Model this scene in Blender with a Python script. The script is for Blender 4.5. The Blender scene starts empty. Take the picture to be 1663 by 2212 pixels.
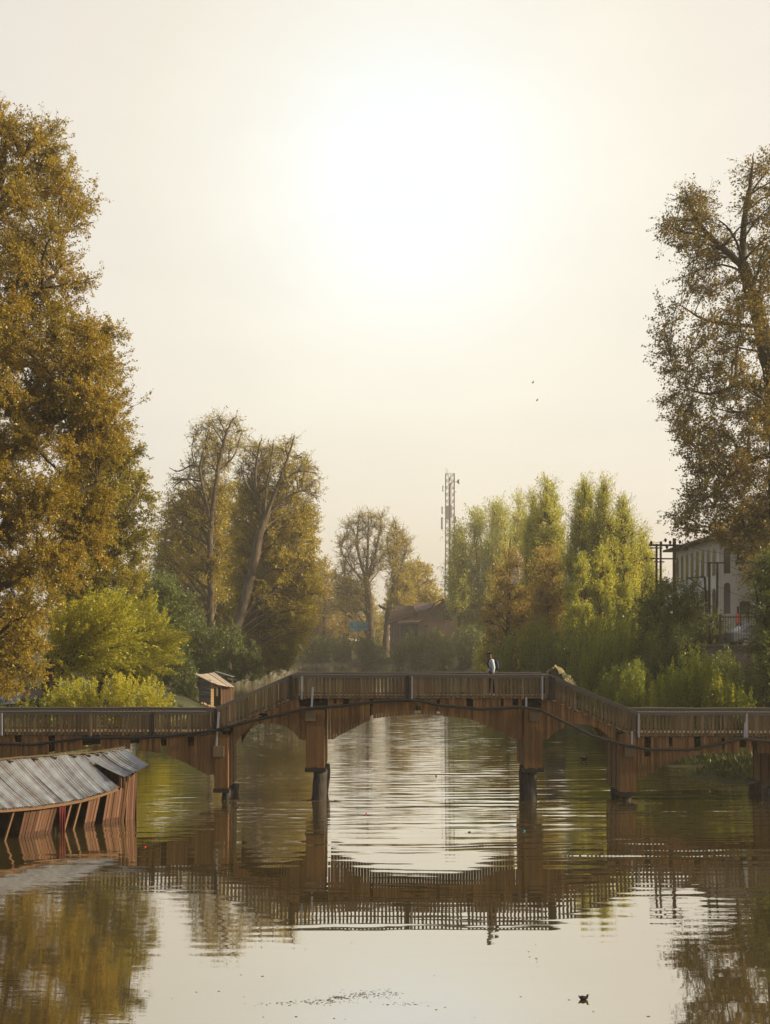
import bpy, bmesh, math, random
import numpy as np
from mathutils import Vector, Matrix

scene = bpy.context.scene
COL = scene.collection
R = math.radians

# ------------------------------------------------------------------ camera
F, CX, YH, HC = 2246.0, 831.5, 1382.0, 6.2      # focal length / centre / horizon (in sketch px), eye height (m)
cam = bpy.data.cameras.new("camera")
cam.sensor_fit = 'HORIZONTAL'
cam.sensor_width = 36.0
cam.lens = 36.0 * F / 1663.0
cam.shift_y = (YH - 1106.0) / 1663.0
cam.clip_start = 0.2
cam.clip_end = 3000
camo = bpy.data.objects.new("camera", cam)
camo.location = (0, 0, HC)
camo.rotation_euler = (R(90), 0, 0)
COL.objects.link(camo)
scene.camera = camo

# ------------------------------------------------------------------ sun, sky, exposure
SUN_EL, SUN_AZ = 21.0, 94.0                      # azimuth to the right of the view direction
sl = bpy.data.lights.new("sun", 'SUN')
sl.energy = 5.0
sl.angle = R(0.6)
sl.color = (1.0, 0.82, 0.52)
so = bpy.data.objects.new("sun", sl)
to_sun = Vector((math.cos(R(SUN_EL)) * math.sin(R(SUN_AZ)), math.cos(R(SUN_EL)) * math.cos(R(SUN_AZ)), math.sin(R(SUN_EL))))
so.rotation_euler = to_sun.to_track_quat('Z', 'Y').to_euler()
so.location = (60, 20, 60)
COL.objects.link(so)

world = bpy.data.worlds.new("World")
scene.world = world
world.use_nodes = True
wn, wl = world.node_tree.nodes, world.node_tree.links
wn.clear()
w_out = wn.new("ShaderNodeOutputWorld")
sky = wn.new("ShaderNodeTexSky")
sky.sky_type = 'NISHITA'
sky.sun_disc = False
sky.sun_elevation = R(SUN_EL)
sky.sun_rotation = R(SUN_AZ)
sky.dust_density = 6.0
sky.air_density = 1.0
bg1 = wn.new("ShaderNodeBackground")
bg1.inputs[1].default_value = 0.05
wl.new(sky.outputs[0], bg1.inputs[0])
tc = wn.new("ShaderNodeTexCoord")
nrm = wn.new("ShaderNodeVectorMath"); nrm.operation = 'NORMALIZE'
wl.new(tc.outputs["Generated"], nrm.inputs[0])
gdir = Vector(((885 - CX) / F, 1.0, (YH - 385) / F)).normalized()
dot = wn.new("ShaderNodeVectorMath"); dot.operation = 'DOT_PRODUCT'
dot.inputs[1].default_value = gdir
wl.new(nrm.outputs[0], dot.inputs[0])
acs = wn.new("ShaderNodeMath"); acs.operation = 'ARCCOSINE'
wl.new(dot.outputs["Value"], acs.inputs[0])
mr = wn.new("ShaderNodeMapRange")
mr.inputs["From Min"].default_value = 0.0
mr.inputs["From Max"].default_value = R(90)
wl.new(acs.outputs[0], mr.inputs[0])
ramp = wn.new("ShaderNodeValToRGB")
ramp.color_ramp.interpolation = 'B_SPLINE'
def stops(rp, lst):
    cr = rp.color_ramp
    while len(cr.elements) > 1:
        cr.elements.remove(cr.elements[-1])
    cr.elements[0].position = lst[0][0]; cr.elements[0].color = (*lst[0][1], 1)
    for p, c in lst[1:]:
        e = cr.elements.new(p); e.color = (*c, 1)
stops(ramp, [(0.0, (1.12, 1.12, 1.08)), (0.03, (1.07, 1.06, 1.0)), (0.065, (1.01, 0.98, 0.87)), (0.10, (0.975, 0.915, 0.745)),
             (0.15, (0.91, 0.825, 0.645)), (0.23, (0.82, 0.73, 0.60)), (0.34, (0.73, 0.665, 0.59)), (0.55, (0.42, 0.395, 0.36)), (1.0, (0.24, 0.25, 0.27))])
wl.new(mr.outputs[0], ramp.inputs[0])
# very faint hazy cloud streaks in the sky
wno = wn.new("ShaderNodeTexNoise"); wno.inputs["Scale"].default_value = 5.0; wno.inputs["Detail"].default_value = 4
wmap = wn.new("ShaderNodeMapping"); wmap.inputs["Scale"].default_value = (1, 1, 3.0)
wl.new(nrm.outputs[0], wmap.inputs[0]); wl.new(wmap.outputs[0], wno.inputs["Vector"])
wmr = wn.new("ShaderNodeMapRange"); wmr.inputs["From Min"].default_value = 0.35; wmr.inputs["From Max"].default_value = 0.7
wmr.inputs["To Min"].default_value = 0.975; wmr.inputs["To Max"].default_value = 1.025
wl.new(wno.outputs[0], wmr.inputs[0])
wmul = wn.new("ShaderNodeVectorMath"); wmul.operation = 'MULTIPLY'
wl.new(ramp.outputs[0], wmul.inputs[0]); wl.new(wmr.outputs[0], wmul.inputs[1])
bg2 = wn.new("ShaderNodeBackground")
bg2.inputs[1].default_value = 0.63
wl.new(wmul.outputs[0], bg2.inputs[0])
wadd = wn.new("ShaderNodeAddShader")
wl.new(bg1.outputs[0], wadd.inputs[0]); wl.new(bg2.outputs[0], wadd.inputs[1])
wl.new(wadd.outputs[0], w_out.inputs[0])

scene.view_settings.view_transform = 'Standard'
scene.view_settings.look = 'None'
scene.view_settings.exposure = 0.55
scene.view_settings.gamma = 1.0
scene.render.engine = 'CYCLES'
scene.cycles.max_bounces = 8
scene.cycles.diffuse_bounces = 3
scene.cycles.glossy_bounces = 3
scene.cycles.transmission_bounces = 4
scene.cycles.volume_bounces = 0
scene.cycles.caustics_reflective = False
scene.cycles.caustics_refractive = False
scene.cycles.use_denoising = True

# ------------------------------------------------------------------ helpers
def P(x, y, d):
    """sketch pixel + real distance -> point in the world"""
    return np.array(((x - CX) / F * d, d, HC - (y - YH) / F * d))

def G(x, y, z=0.0):
    """sketch pixel lying on a level plane z -> point"""
    d = F * (HC - z) / (y - YH)
    return P(x, y, d)

def empty(name, loc, label=None, cat=None, group=None):
    o = bpy.data.objects.new(name, None)
    o.empty_display_size = 0.3
    o.location = tuple(float(v) for v in loc)
    COL.objects.link(o)
    if label: tag(o, label, cat, group)
    return o

def tag(o, label=None, cat=None, group=None, kind=None):
    if label: o["label"] = label
    if cat: o["category"] = cat
    if group: o["group"] = group
    if kind: o["kind"] = kind
    return o

def link_mesh(name, me, m, parent=None):
    o = bpy.data.objects.new(name, me)
    COL.objects.link(o)
    if m is not None: me.materials.append(m)
    if parent is not None:
        o.parent = parent
        off = Vector((0, 0, 0)); p = parent
        while p is not None:
            off += p.location; p = p.parent
        me.transform(Matrix.Translation(-off))
    return o

def np_mesh(name, verts, faces, rnd=None, smooth=False):
    """faces: (N,k) index array (all the same size)"""
    me = bpy.data.meshes.new(name)
    verts = np.asarray(verts, dtype=np.float32); faces = np.asarray(faces, dtype=np.int32)
    n, k = faces.shape
    me.vertices.add(len(verts)); me.vertices.foreach_set("co", verts.ravel())
    me.loops.add(n * k); me.loops.foreach_set("vertex_index", faces.ravel())
    me.polygons.add(n)
    me.polygons.foreach_set("loop_start", np.arange(0, n * k, k, dtype=np.int32))
    me.polygons.foreach_set("loop_total", np.full(n, k, dtype=np.int32))
    if smooth: me.polygons.foreach_set("use_smooth", np.ones(n, dtype=bool))
    if rnd is not None:
        at = me.attributes.new("rnd", 'FLOAT', 'FACE')
        at.data.foreach_set("value", np.asarray(rnd, dtype=np.float32))
    me.update(calc_edges=True)
    return me

RND = random.Random(7)
class MB:
    def __init__(s): s.v, s.f, s.r = [], [], []
    def add(s, vs, fs, r=None):
        b = len(s.v); s.v += [tuple(float(c) for c in v) for v in vs]
        r = RND.random() if r is None else r
        for f in fs: s.f.append(tuple(i + b for i in f)); s.r.append(r)
        return s
    def hexa(s, p, r=None):
        return s.add(p, [(0, 3, 2, 1), (4, 5, 6, 7), (0, 1, 5, 4), (1, 2, 6, 5), (2, 3, 7, 6), (3, 0, 4, 7)], r)
    def box(s, x0, x1, y0, y1, z0, z1, r=None):
        return s.hexa([(x0, y0, z0), (x1, y0, z0), (x1, y1, z0), (x0, y1, z0), (x0, y0, z1), (x1, y0, z1), (x1, y1, z1), (x0, y1, z1)], r)
    def beam(s, a, b, w, h, r=None, up=(0, 0, 1)):
        a, b = Vector(a), Vector(b); t = (b - a).normalized(); up = Vector(up)
        if abs(t.dot(up)) > 0.98: up = Vector((0, 1, 0))
        u = t.cross(up).normalized() * (w / 2); n = u.cross(t).normalized() * (h / 2)
        return s.hexa([a - u - n, a + u - n, b + u - n, b - u - n, a - u + n, a + u + n, b + u + n, b - u + n], r)
    def tube(s, pts, rad, sides=6, r=None, cap=True):
        pts = [Vector(p) for p in pts]; n = len(pts)
        if not hasattr(rad, '__len__'): rad = [rad] * n
        vs = []
        for i, p in enumerate(pts):
            t = (pts[min(i + 1, n - 1)] - pts[max(i - 1, 0)]).normalized()
            ref = Vector((0, 1, 0)) if abs(t.z) > 0.7 else Vector((0, 0, 1))
            u = t.cross(ref).normalized(); w = u.cross(t)
            for k in range(sides):
                a = 2 * math.pi * k / sides
                vs.append(p + (u * math.cos(a) + w * math.sin(a)) * rad[i])
        fs = []
        for i in range(n - 1):
            for k in range(sides):
                k2 = (k + 1) % sides
                fs.append((i * sides + k, i * sides + k2, (i + 1) * sides + k2, (i + 1) * sides + k))
        if cap:
            fs.append(tuple(range(sides))[::-1]); fs.append(tuple((n - 1) * sides + k for k in range(sides)))
        return s.add(vs, fs, r)
    def prism(s, poly, y0, y1, r=None):
        """polygon of (x,z) points extruded along y"""
        n = len(poly)
        vs = [(x, y0, z) for x, z in poly] + [(x, y1, z) for x, z in poly]
        fs = [tuple(range(n)), tuple(range(n, 2 * n))[::-1]] + [(i, i + n, (i + 1) % n + n, (i + 1) % n) for i in range(n)]
        return s.add(vs, fs, r)
    def build(s, name, m, parent=None, smooth=False):
        me = bpy.data.meshes.new(name)
        me.from_pydata(s.v, [], s.f)
        at = me.attributes.new("rnd", 'FLOAT', 'FACE')
        at.data.foreach_set("value", s.r)
        bm = bmesh.new(); bm.from_mesh(me); bmesh.ops.recalc_face_normals(bm, faces=bm.faces); bm.to_mesh(me); bm.free()
        if smooth: me.polygons.foreach_set("use_smooth", [True] * len(me.polygons))
        me.update()
        return link_mesh(name, me, m, parent)

# ------------------------------------------------------------------ materials
def new_mat(name):
    m = bpy.data.materials.new(name); m.use_nodes = True
    nt = m.node_tree; nt.nodes.clear()
    out = nt.nodes.new("ShaderNodeOutputMaterial")
    return m, nt.nodes, nt.links, out

def vary(n, l, cols, nscale, stretch=(1, 1, 1), wr=0.6, detail=5):
    """colour from the per-board random number and a noise in real coordinates"""
    at = n.new("ShaderNodeAttribute"); at.attribute_name = "rnd"
    geo = n.new("ShaderNodeNewGeometry")
    mp = n.new("ShaderNodeMapping"); mp.inputs["Scale"].default_value = stretch
    l.new(geo.outputs["Position"], mp.inputs[0])
    no = n.new("ShaderNodeTexNoise"); no.inputs["Scale"].default_value = nscale; no.inputs["Detail"].default_value = detail
    no.inputs["Roughness"].default_value = 0.65
    l.new(mp.outputs[0], no.inputs["Vector"])
    m1 = n.new("ShaderNodeMath"); m1.operation = 'MULTIPLY'; m1.inputs[1].default_value = wr
    l.new(at.outputs["Fac"], m1.inputs[0])
    m2 = n.new("ShaderNodeMapRange"); m2.inputs["From Min"].default_value = 0.25; m2.inputs["From Max"].default_value = 0.75
    m2.inputs["To Max"].default_value = 1 - wr
    l.new(no.outputs[0], m2.inputs[0])
    m3 = n.new("ShaderNodeMath"); m3.operation = 'ADD'
    l.new(m1.outputs[0], m3.inputs[0]); l.new(m2.outputs[0], m3.inputs[1])
    rp = n.new("ShaderNodeValToRGB")
    stops(rp, [(i / (len(cols) - 1), c) for i, c in enumerate(cols)])
    l.new(m3.outputs[0], rp.inputs[0])
    return rp, no

def solid(name, cols, rough=0.8, nscale=6.0, stretch=(1, 1, 1), wr=0.6, bump=0.3, metal=0.0, bdist=0.02, spec=0.25):
    m, n, l, out = new_mat(name)
    rp, no = vary(n, l, cols, nscale, stretch, wr)
    b = n.new("ShaderNodeBsdfPrincipled")
    b.inputs["Roughness"].default_value = rough; b.inputs["Metallic"].default_value = metal
    b.inputs["Specular IOR Level"].default_value = spec
    l.new(rp.outputs[0], b.inputs["Base Color"])
    if bump:
        bp = n.new("ShaderNodeBump"); bp.inputs["Strength"].default_value = bump; bp.inputs["Distance"].default_value = bdist
        l.new(no.outputs[0], bp.inputs["Height"]); l.new(bp.outputs[0], b.inputs["Normal"])
    l.new(b.outputs[0], out.inputs[0])
    return m

def leafy(name, cols, trans=0.45, warm=(1.35, 1.15, 0.5), nscale=0.35, wr=0.55):
    m, n, l, out = new_mat(name)
    rp, no = vary(n, l, cols, nscale, (1, 1, 1), wr, 3)
    d = n.new("ShaderNodeBsdfDiffuse"); t = n.new("ShaderNodeBsdfTranslucent")
    mul = n.new("ShaderNodeVectorMath"); mul.operation = 'MULTIPLY'; mul.inputs[1].default_value = warm
    l.new(rp.outputs[0], d.inputs[0]); l.new(rp.outputs[0], mul.inputs[0]); l.new(mul.outputs[0], t.inputs[0])
    mx = n.new("ShaderNodeMixShader"); mx.inputs[0].default_value = trans
    l.new(d.outputs[0], mx.inputs[1]); l.new(t.outputs[0], mx.inputs[2])
    g = n.new("ShaderNodeBsdfGlossy"); g.inputs["Roughness"].default_value = 0.45; g.inputs[0].default_value = (1, 0.95, 0.8, 1)
    mg = n.new("ShaderNodeMixShader"); mg.inputs[0].default_value = 0.035
    l.new(mx.outputs[0], mg.inputs[1]); l.new(g.outputs[0], mg.inputs[2])
    l.new(mg.outputs[0], out.inputs[0])
    return m

M = {}
M['clad'] = solid('stained_timber', [(0.082, 0.043, 0.018), (0.145, 0.075, 0.030), (0.23, 0.122, 0.050)], 0.75, 3.0, (6, 6, 0.7), 0.6, 0.25)
M['rail'] = solid('weathered_rail_timber', [(0.070, 0.048, 0.027), (0.125, 0.087, 0.048), (0.20, 0.146, 0.09)], 0.8, 4.0, (5, 5, 0.8), 0.65, 0.2)
M['railtop'] = solid('grey_handrail_timber', [(0.10, 0.085, 0.07), (0.17, 0.15, 0.125)], 0.55, 3.0, (0.6, 5, 5), 0.4, 0.15, spec=0.4)
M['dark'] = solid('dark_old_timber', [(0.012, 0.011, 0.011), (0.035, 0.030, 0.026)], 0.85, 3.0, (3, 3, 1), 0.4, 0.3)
M['pile'] = solid('wet_log', [(0.018, 0.016, 0.014), (0.05, 0.043, 0.036), (0.14, 0.125, 0.11)], 0.75, 3.0, (5, 5, 0.7), 0.2, 0.8, bdist=0.06)
M['greypost'] = solid('grey_painted_post', [(0.22, 0.23, 0.26), (0.34, 0.35, 0.38)], 0.6, 4.0, (1, 1, 1), 0.5, 0.1)
M['cable'] = solid('black_rubber', [(0.008, 0.008, 0.009), (0.014, 0.014, 0.015)], 0.5, 4.0, bump=0)
M['tin'] = solid('rusty_grey_tin', [(0.075, 0.045, 0.030), (0.14, 0.115, 0.10), (0.22, 0.235, 0.26), (0.28, 0.30, 0.33), (0.42, 0.43, 0.45)], 0.5, 2.2, (1.6, 0.7, 1.2), 0.52, 0.15, 0.25, spec=0.5)
M['shedwood'] = solid('red_brown_shed_planks', [(0.045, 0.021, 0.013), (0.10, 0.047, 0.028), (0.18, 0.098, 0.062)], 0.8, 4.0, (6, 6, 0.6), 0.7, 0.3)
M['shedtrim'] = solid('pale_worn_board', [(0.10, 0.052, 0.028), (0.20, 0.115, 0.065)], 0.8, 4.0, (1, 1, 4), 0.5, 0.2)
M['redcloth'] = solid('red_cloth', [(0.07, 0.012, 0.013), (0.15, 0.028, 0.03)], 0.9, 5.0, (3, 3, 0.5), 0.4, 0.2)
M['bark_pale'] = solid('pale_peeling_bark', [(0.045, 0.032, 0.021), (0.090, 0.068, 0.048), (0.21, 0.17, 0.13)], 0.9, 1.2, (1.5, 1.5, 0.5), 0.1, 0.6, bdist=0.05)
M['bark'] = solid('brown_bark', [(0.035, 0.026, 0.018), (0.075, 0.055, 0.038), (0.12, 0.09, 0.065)], 0.9, 2.0, (2, 2, 0.5), 0.2, 0.6, bdist=0.05)
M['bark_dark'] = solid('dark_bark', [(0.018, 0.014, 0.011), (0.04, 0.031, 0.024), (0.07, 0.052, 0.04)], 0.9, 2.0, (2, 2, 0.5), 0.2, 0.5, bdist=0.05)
M['leaf_gold'] = leafy('bronze_gold_leaves', [(0.129, 0.109, 0.015), (0.250, 0.201, 0.021), (0.365, 0.271, 0.031), (0.496, 0.360, 0.039)], 0.5)
M['leaf_golddark'] = leafy('olive_bronze_leaves', [(0.149, 0.145, 0.030), (0.298, 0.272, 0.041), (0.447, 0.367, 0.049)], 0.45)
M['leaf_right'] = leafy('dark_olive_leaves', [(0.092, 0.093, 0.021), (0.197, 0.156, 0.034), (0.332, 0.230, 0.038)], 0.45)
M['leaf_willow'] = leafy('yellow_green_willow_leaves', [(0.243, 0.270, 0.035), (0.427, 0.432, 0.050), (0.626, 0.568, 0.063)], 0.45)
M['leaf_fresh'] = leafy('fresh_green_leaves', [(0.111, 0.164, 0.029), (0.207, 0.261, 0.038), (0.328, 0.349, 0.046)], 0.45)
M['leaf_poplar'] = leafy('poplar_leaves', [(0.235, 0.287, 0.069), (0.430, 0.471, 0.093), (0.702, 0.674, 0.112)], 0.5)
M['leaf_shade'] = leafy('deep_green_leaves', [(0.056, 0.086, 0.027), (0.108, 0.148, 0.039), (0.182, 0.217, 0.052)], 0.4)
M['leaf_russet'] = leafy('russet_leaves', [(0.247, 0.179, 0.058), (0.405, 0.315, 0.087), (0.578, 0.494, 0.131)], 0.45)
M['leaf_yellow'] = leafy('golden_leaves', [(0.224, 0.203, 0.025), (0.387, 0.328, 0.037), (0.550, 0.480, 0.050)], 0.5)
M['brick'] = solid('old_brick', [(0.12, 0.075, 0.058), (0.17, 0.11, 0.085), (0.23, 0.155, 0.12)], 0.9, 2.5, (1, 1, 3), 0.2, 0.3)
M['rustroof'] = solid('rust_brown_roof', [(0.040, 0.026, 0.022), (0.085, 0.055, 0.046), (0.20, 0.14, 0.125)], 0.7, 1.2, (1, 1, 0.4), 0.4, 0.15)
M['paleroof'] = solid('pale_board_roof', [(0.22, 0.17, 0.13), (0.40, 0.33, 0.27), (0.52, 0.44, 0.37)], 0.8, 3.0, (4, 1, 1), 0.5, 0.2)
M['hutdark'] = solid('grey_shaded_hut_boards', [(0.05, 0.045, 0.045), (0.10, 0.09, 0.085), (0.15, 0.13, 0.12)], 0.85, 4.0, (0.6, 0.6, 5), 0.6, 0.2)  # shade on the hut's left side is put into this grey; reused elsewhere
M['hutlight'] = solid('yellow_sunlit_hut_boards', [(0.30, 0.20, 0.10), (0.48, 0.34, 0.18)], 0.8, 5.0, (1, 1, 4), 0.5, 0.2)  # sunlight on the hut's front is put into this yellow; reused elsewhere
M['white'] = solid('off_white_render', [(0.56, 0.54, 0.52), (0.66, 0.64, 0.62), (0.74, 0.72, 0.70)], 0.85, 1.5, (1, 1, 0.6), 0.2, 0.1)
M['trim'] = solid('white_trim', [(0.60, 0.58, 0.55), (0.72, 0.70, 0.67)], 0.7, 3.0, bump=0.05)
M['glass'] = solid('dark_window_glass', [(0.02, 0.022, 0.028), (0.05, 0.052, 0.06)], 0.15, 3.0, bump=0, spec=0.6)
M['steel'] = solid('galvanised_steel', [(0.24, 0.185, 0.15), (0.36, 0.29, 0.24)], 0.6, 2.0, bump=0, metal=0.2)
M['dish'] = solid('pale_antenna_plastic', [(0.34, 0.33, 0.32), (0.46, 0.45, 0.43)], 0.6, 2.0, bump=0)
M['iron'] = solid('dark_iron', [(0.02, 0.02, 0.022), (0.045, 0.042, 0.04)], 0.6, 4.0, bump=0)
M['stone'] = solid('dark_stone_wall', [(0.05, 0.042, 0.038), (0.09, 0.075, 0.068), (0.14, 0.12, 0.11)], 0.9, 1.8, (1, 1, 2.2), 0.2, 0.6, bdist=0.05)
M['pink'] = solid('pinkish_plaster', [(0.34, 0.25, 0.22), (0.46, 0.35, 0.31), (0.55, 0.44, 0.40)], 0.85, 1.5, (1, 1, 2), 0.3, 0.2)
M['bluetarp'] = solid('blue_tarpaulin', [(0.02, 0.09, 0.13), (0.04, 0.19, 0.25), (0.08, 0.28, 0.33)], 0.5, 1.0, (1, 1, 1), 0.3, 0.3)
M['yellowtarp'] = solid('yellow_tarpaulin', [(0.10, 0.085, 0.04), (0.22, 0.185, 0.085), (0.34, 0.29, 0.15)], 0.6, 3.0, (1, 1, 1), 0.3, 0.4)
M['greytarp'] = solid('grey_blue_sheet', [(0.09, 0.10, 0.105), (0.17, 0.185, 0.195)], 0.6, 2.0, (1, 1, 1), 0.3, 0.2)
M['skin'] = solid('skin', [(0.16, 0.075, 0.045), (0.20, 0.095, 0.06)], 0.6, 8.0, bump=0)
M['hair'] = solid('black_hair', [(0.008, 0.007, 0.006), (0.014, 0.012, 0.010)], 0.6, 30.0, bump=0.2)
M['hoodie'] = solid('pale_blue_hoodie', [(0.42, 0.50, 0.55), (0.55, 0.62, 0.66)], 0.85, 6.0, bump=0.2)
M['trousers'] = solid('black_trousers', [(0.012, 0.012, 0.018), (0.022, 0.022, 0.03)], 0.85, 6.0, bump=0.1)
M['shoe'] = solid('white_shoe', [(0.5, 0.48, 0.46), (0.62, 0.6, 0.57)], 0.6, 6.0, bump=0)
M['navy'] = solid('navy_fabric', [(0.010, 0.016, 0.035), (0.02, 0.03, 0.06)], 0.8, 6.0, bump=0.1)
M['duck'] = solid('dark_plumage', [(0.008, 0.008, 0.009), (0.02, 0.018, 0.018)], 0.6, 20.0, bump=0.1)
M['bill'] = solid('pale_bill', [(0.25, 0.2, 0.14), (0.32, 0.26, 0.2)], 0.5, 20.0, bump=0)
M['car_white'] = solid('white_car_paint', [(0.6, 0.6, 0.6), (0.66, 0.66, 0.66)], 0.25, 2.0, bump=0, spec=0.6)
M['car_grey'] = solid('grey_car_paint', [(0.12, 0.13, 0.15), (0.15, 0.16, 0.18)], 0.25, 2.0, bump=0, spec=0.6)
M['tyre'] = solid('tyre_rubber', [(0.012, 0.012, 0.012), (0.02, 0.02, 0.02)], 0.8, 3.0, bump=0)
M['redsign'] = solid('red_board', [(0.4, 0.05, 0.03), (0.5, 0.08, 0.05)], 0.6, 3.0, bump=0)
M['flotsam'] = solid('dark_flotsam', [(0.06, 0.042, 0.024), (0.12, 0.085, 0.05), (0.2, 0.15, 0.09)], 0.8, 9.0, bump=0)
M['teal'] = solid('teal_plastic', [(0.0, 0.12, 0.11), (0.01, 0.17, 0.15)], 0.5, 9.0, bump=0)
M['redplastic'] = solid('red_plastic', [(0.4, 0.02, 0.02), (0.5, 0.03, 0.03)], 0.5, 9.0, bump=0)
M['grass'] = leafy('bank_grass', [(0.039, 0.058, 0.018), (0.072, 0.098, 0.026), (0.117, 0.130, 0.036)], 0.3)

# ------------------------------------------------------------------ ground and water
SHORE_L = [(-70, -60), (-45, 0), (-24, 22), (-18, 32), (-17.5, 42), (-17, 55), (-16, 75), (-16.2, 95), (-20, 115), (-25, 180), (-27, 255), (-60, 300), (-260, 460)]
SHORE_R = [(70, -60), (45, 0), (27, 30), (19, 42), (16.2, 44.2), (13.6, 47.4), (15.2, 48.8), (18.3, 49.4), (18.2, 50.4), (13.8, 51), (15.3, 55), (14.5, 70), (12.6, 100), (14, 150), (15, 205), (9, 226), (0, 238), (-12, 262), (-60, 335), (-260, 520)]
RIVER = np.array(SHORE_L + SHORE_R[::-1], dtype=float)

def river_dist(x, y):
    """signed distance to the shoreline, positive on land"""
    px, py = x.ravel(), y.ravel()
    best = np.full(px.shape, 1e9); inside = np.zeros(px.shape, bool)
    n = len(RIVER)
    for i in range(n):
        a, b = RIVER[i], RIVER[(i + 1) % n]
        ab = b - a
        t = np.clip(((px - a[0]) * ab[0] + (py - a[1]) * ab[1]) / (ab @ ab), 0, 1)
        best = np.minimum(best, np.hypot(px - a[0] - t * ab[0], py - a[1] - t * ab[1]))
        c = ((a[1] > py) != (b[1] > py))
        with np.errstate(divide='ignore', invalid='ignore'):
            xi = (b[0] - a[0]) * (py - a[1]) / (b[1] - a[1]) + a[0]
        inside ^= c & (px < xi)
    return np.where(inside, -best, best).reshape(x.shape)

def hnoise(x, y):
    return (np.sin(x * 0.9 + 1.3 * np.sin(y * 0.37)) + np.sin(y * 0.8 + 1.7 * np.sin(x * 0.43 + 2)) + 0.6 * np.sin(x * 2.3 + y * 1.9)) / 2.6

def ground_z(x, y):
    x = np.asarray(x, float); y = np.asarray(y, float)
    d = river_dist(x, y)
    land = 2.4 * (1 - np.exp(-np.maximum(d, 0) / 4.5)) + 0.012 * np.minimum(np.maximum(d, 0), 60)
    st = np.clip((x - 17.2) / 2.2, 0, 1) * np.clip((y - 60.1) / 0.5, 0, 1) * np.clip((150 - y) / 40, 0, 1)
    land = land * (1 - st) + 5.7 * st
    z = np.where(d > 0, land + 0.10 * hnoise(x, y) * np.clip(d / 2, 0, 1) * (1 - st), -0.35 * np.minimum(-d, 5))
    return z + 0.0

def gz(x, y):
    return float(ground_z(np.array([x]), np.array([y]))[0])

def axis(parts):
    out = []
    for a, b, s in parts: out += list(np.arange(a, b, s))
    return np.array(out + [parts[-1][1]])
gx = axis([(-1500, -300, 120), (-300, -60, 20), (-60, -30, 3), (-30, -12, 0.8), (-12, 10, 2), (10, 26, 0.4), (26, 60, 2.5), (60, 300, 20), (300, 1500, 120)])
gy = axis([(-200, -20, 20), (-20, 40, 2), (40, 63, 0.4), (63, 120, 1.5), (120, 280, 4), (280, 500, 20), (500, 2400, 190)])
XX, YY = np.meshgrid(gx, gy)
ZZ = ground_z(XX, YY)
nx, ny = len(gx), len(gy)
idx = np.arange(nx * ny).reshape(ny, nx)
gf = np.stack([idx[:-1, :-1], idx[:-1, 1:], idx[1:, 1:], idx[1:, :-1]], -1).reshape(-1, 4)
M['soil'] = solid('bank_earth_and_grass', [(0.028, 0.026, 0.014), (0.045, 0.05, 0.018), (0.075, 0.07, 0.03), (0.11, 0.085, 0.05)], 0.95, 0.5, (1, 1, 1), 0.05, 0.5, bdist=0.15)
go = link_mesh("ground", np_mesh("ground", np.stack([XX.ravel(), YY.ravel(), ZZ.ravel()], 1), gf, np.zeros(len(gf)), True), M['soil'])
tag(go, kind='structure')

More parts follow.
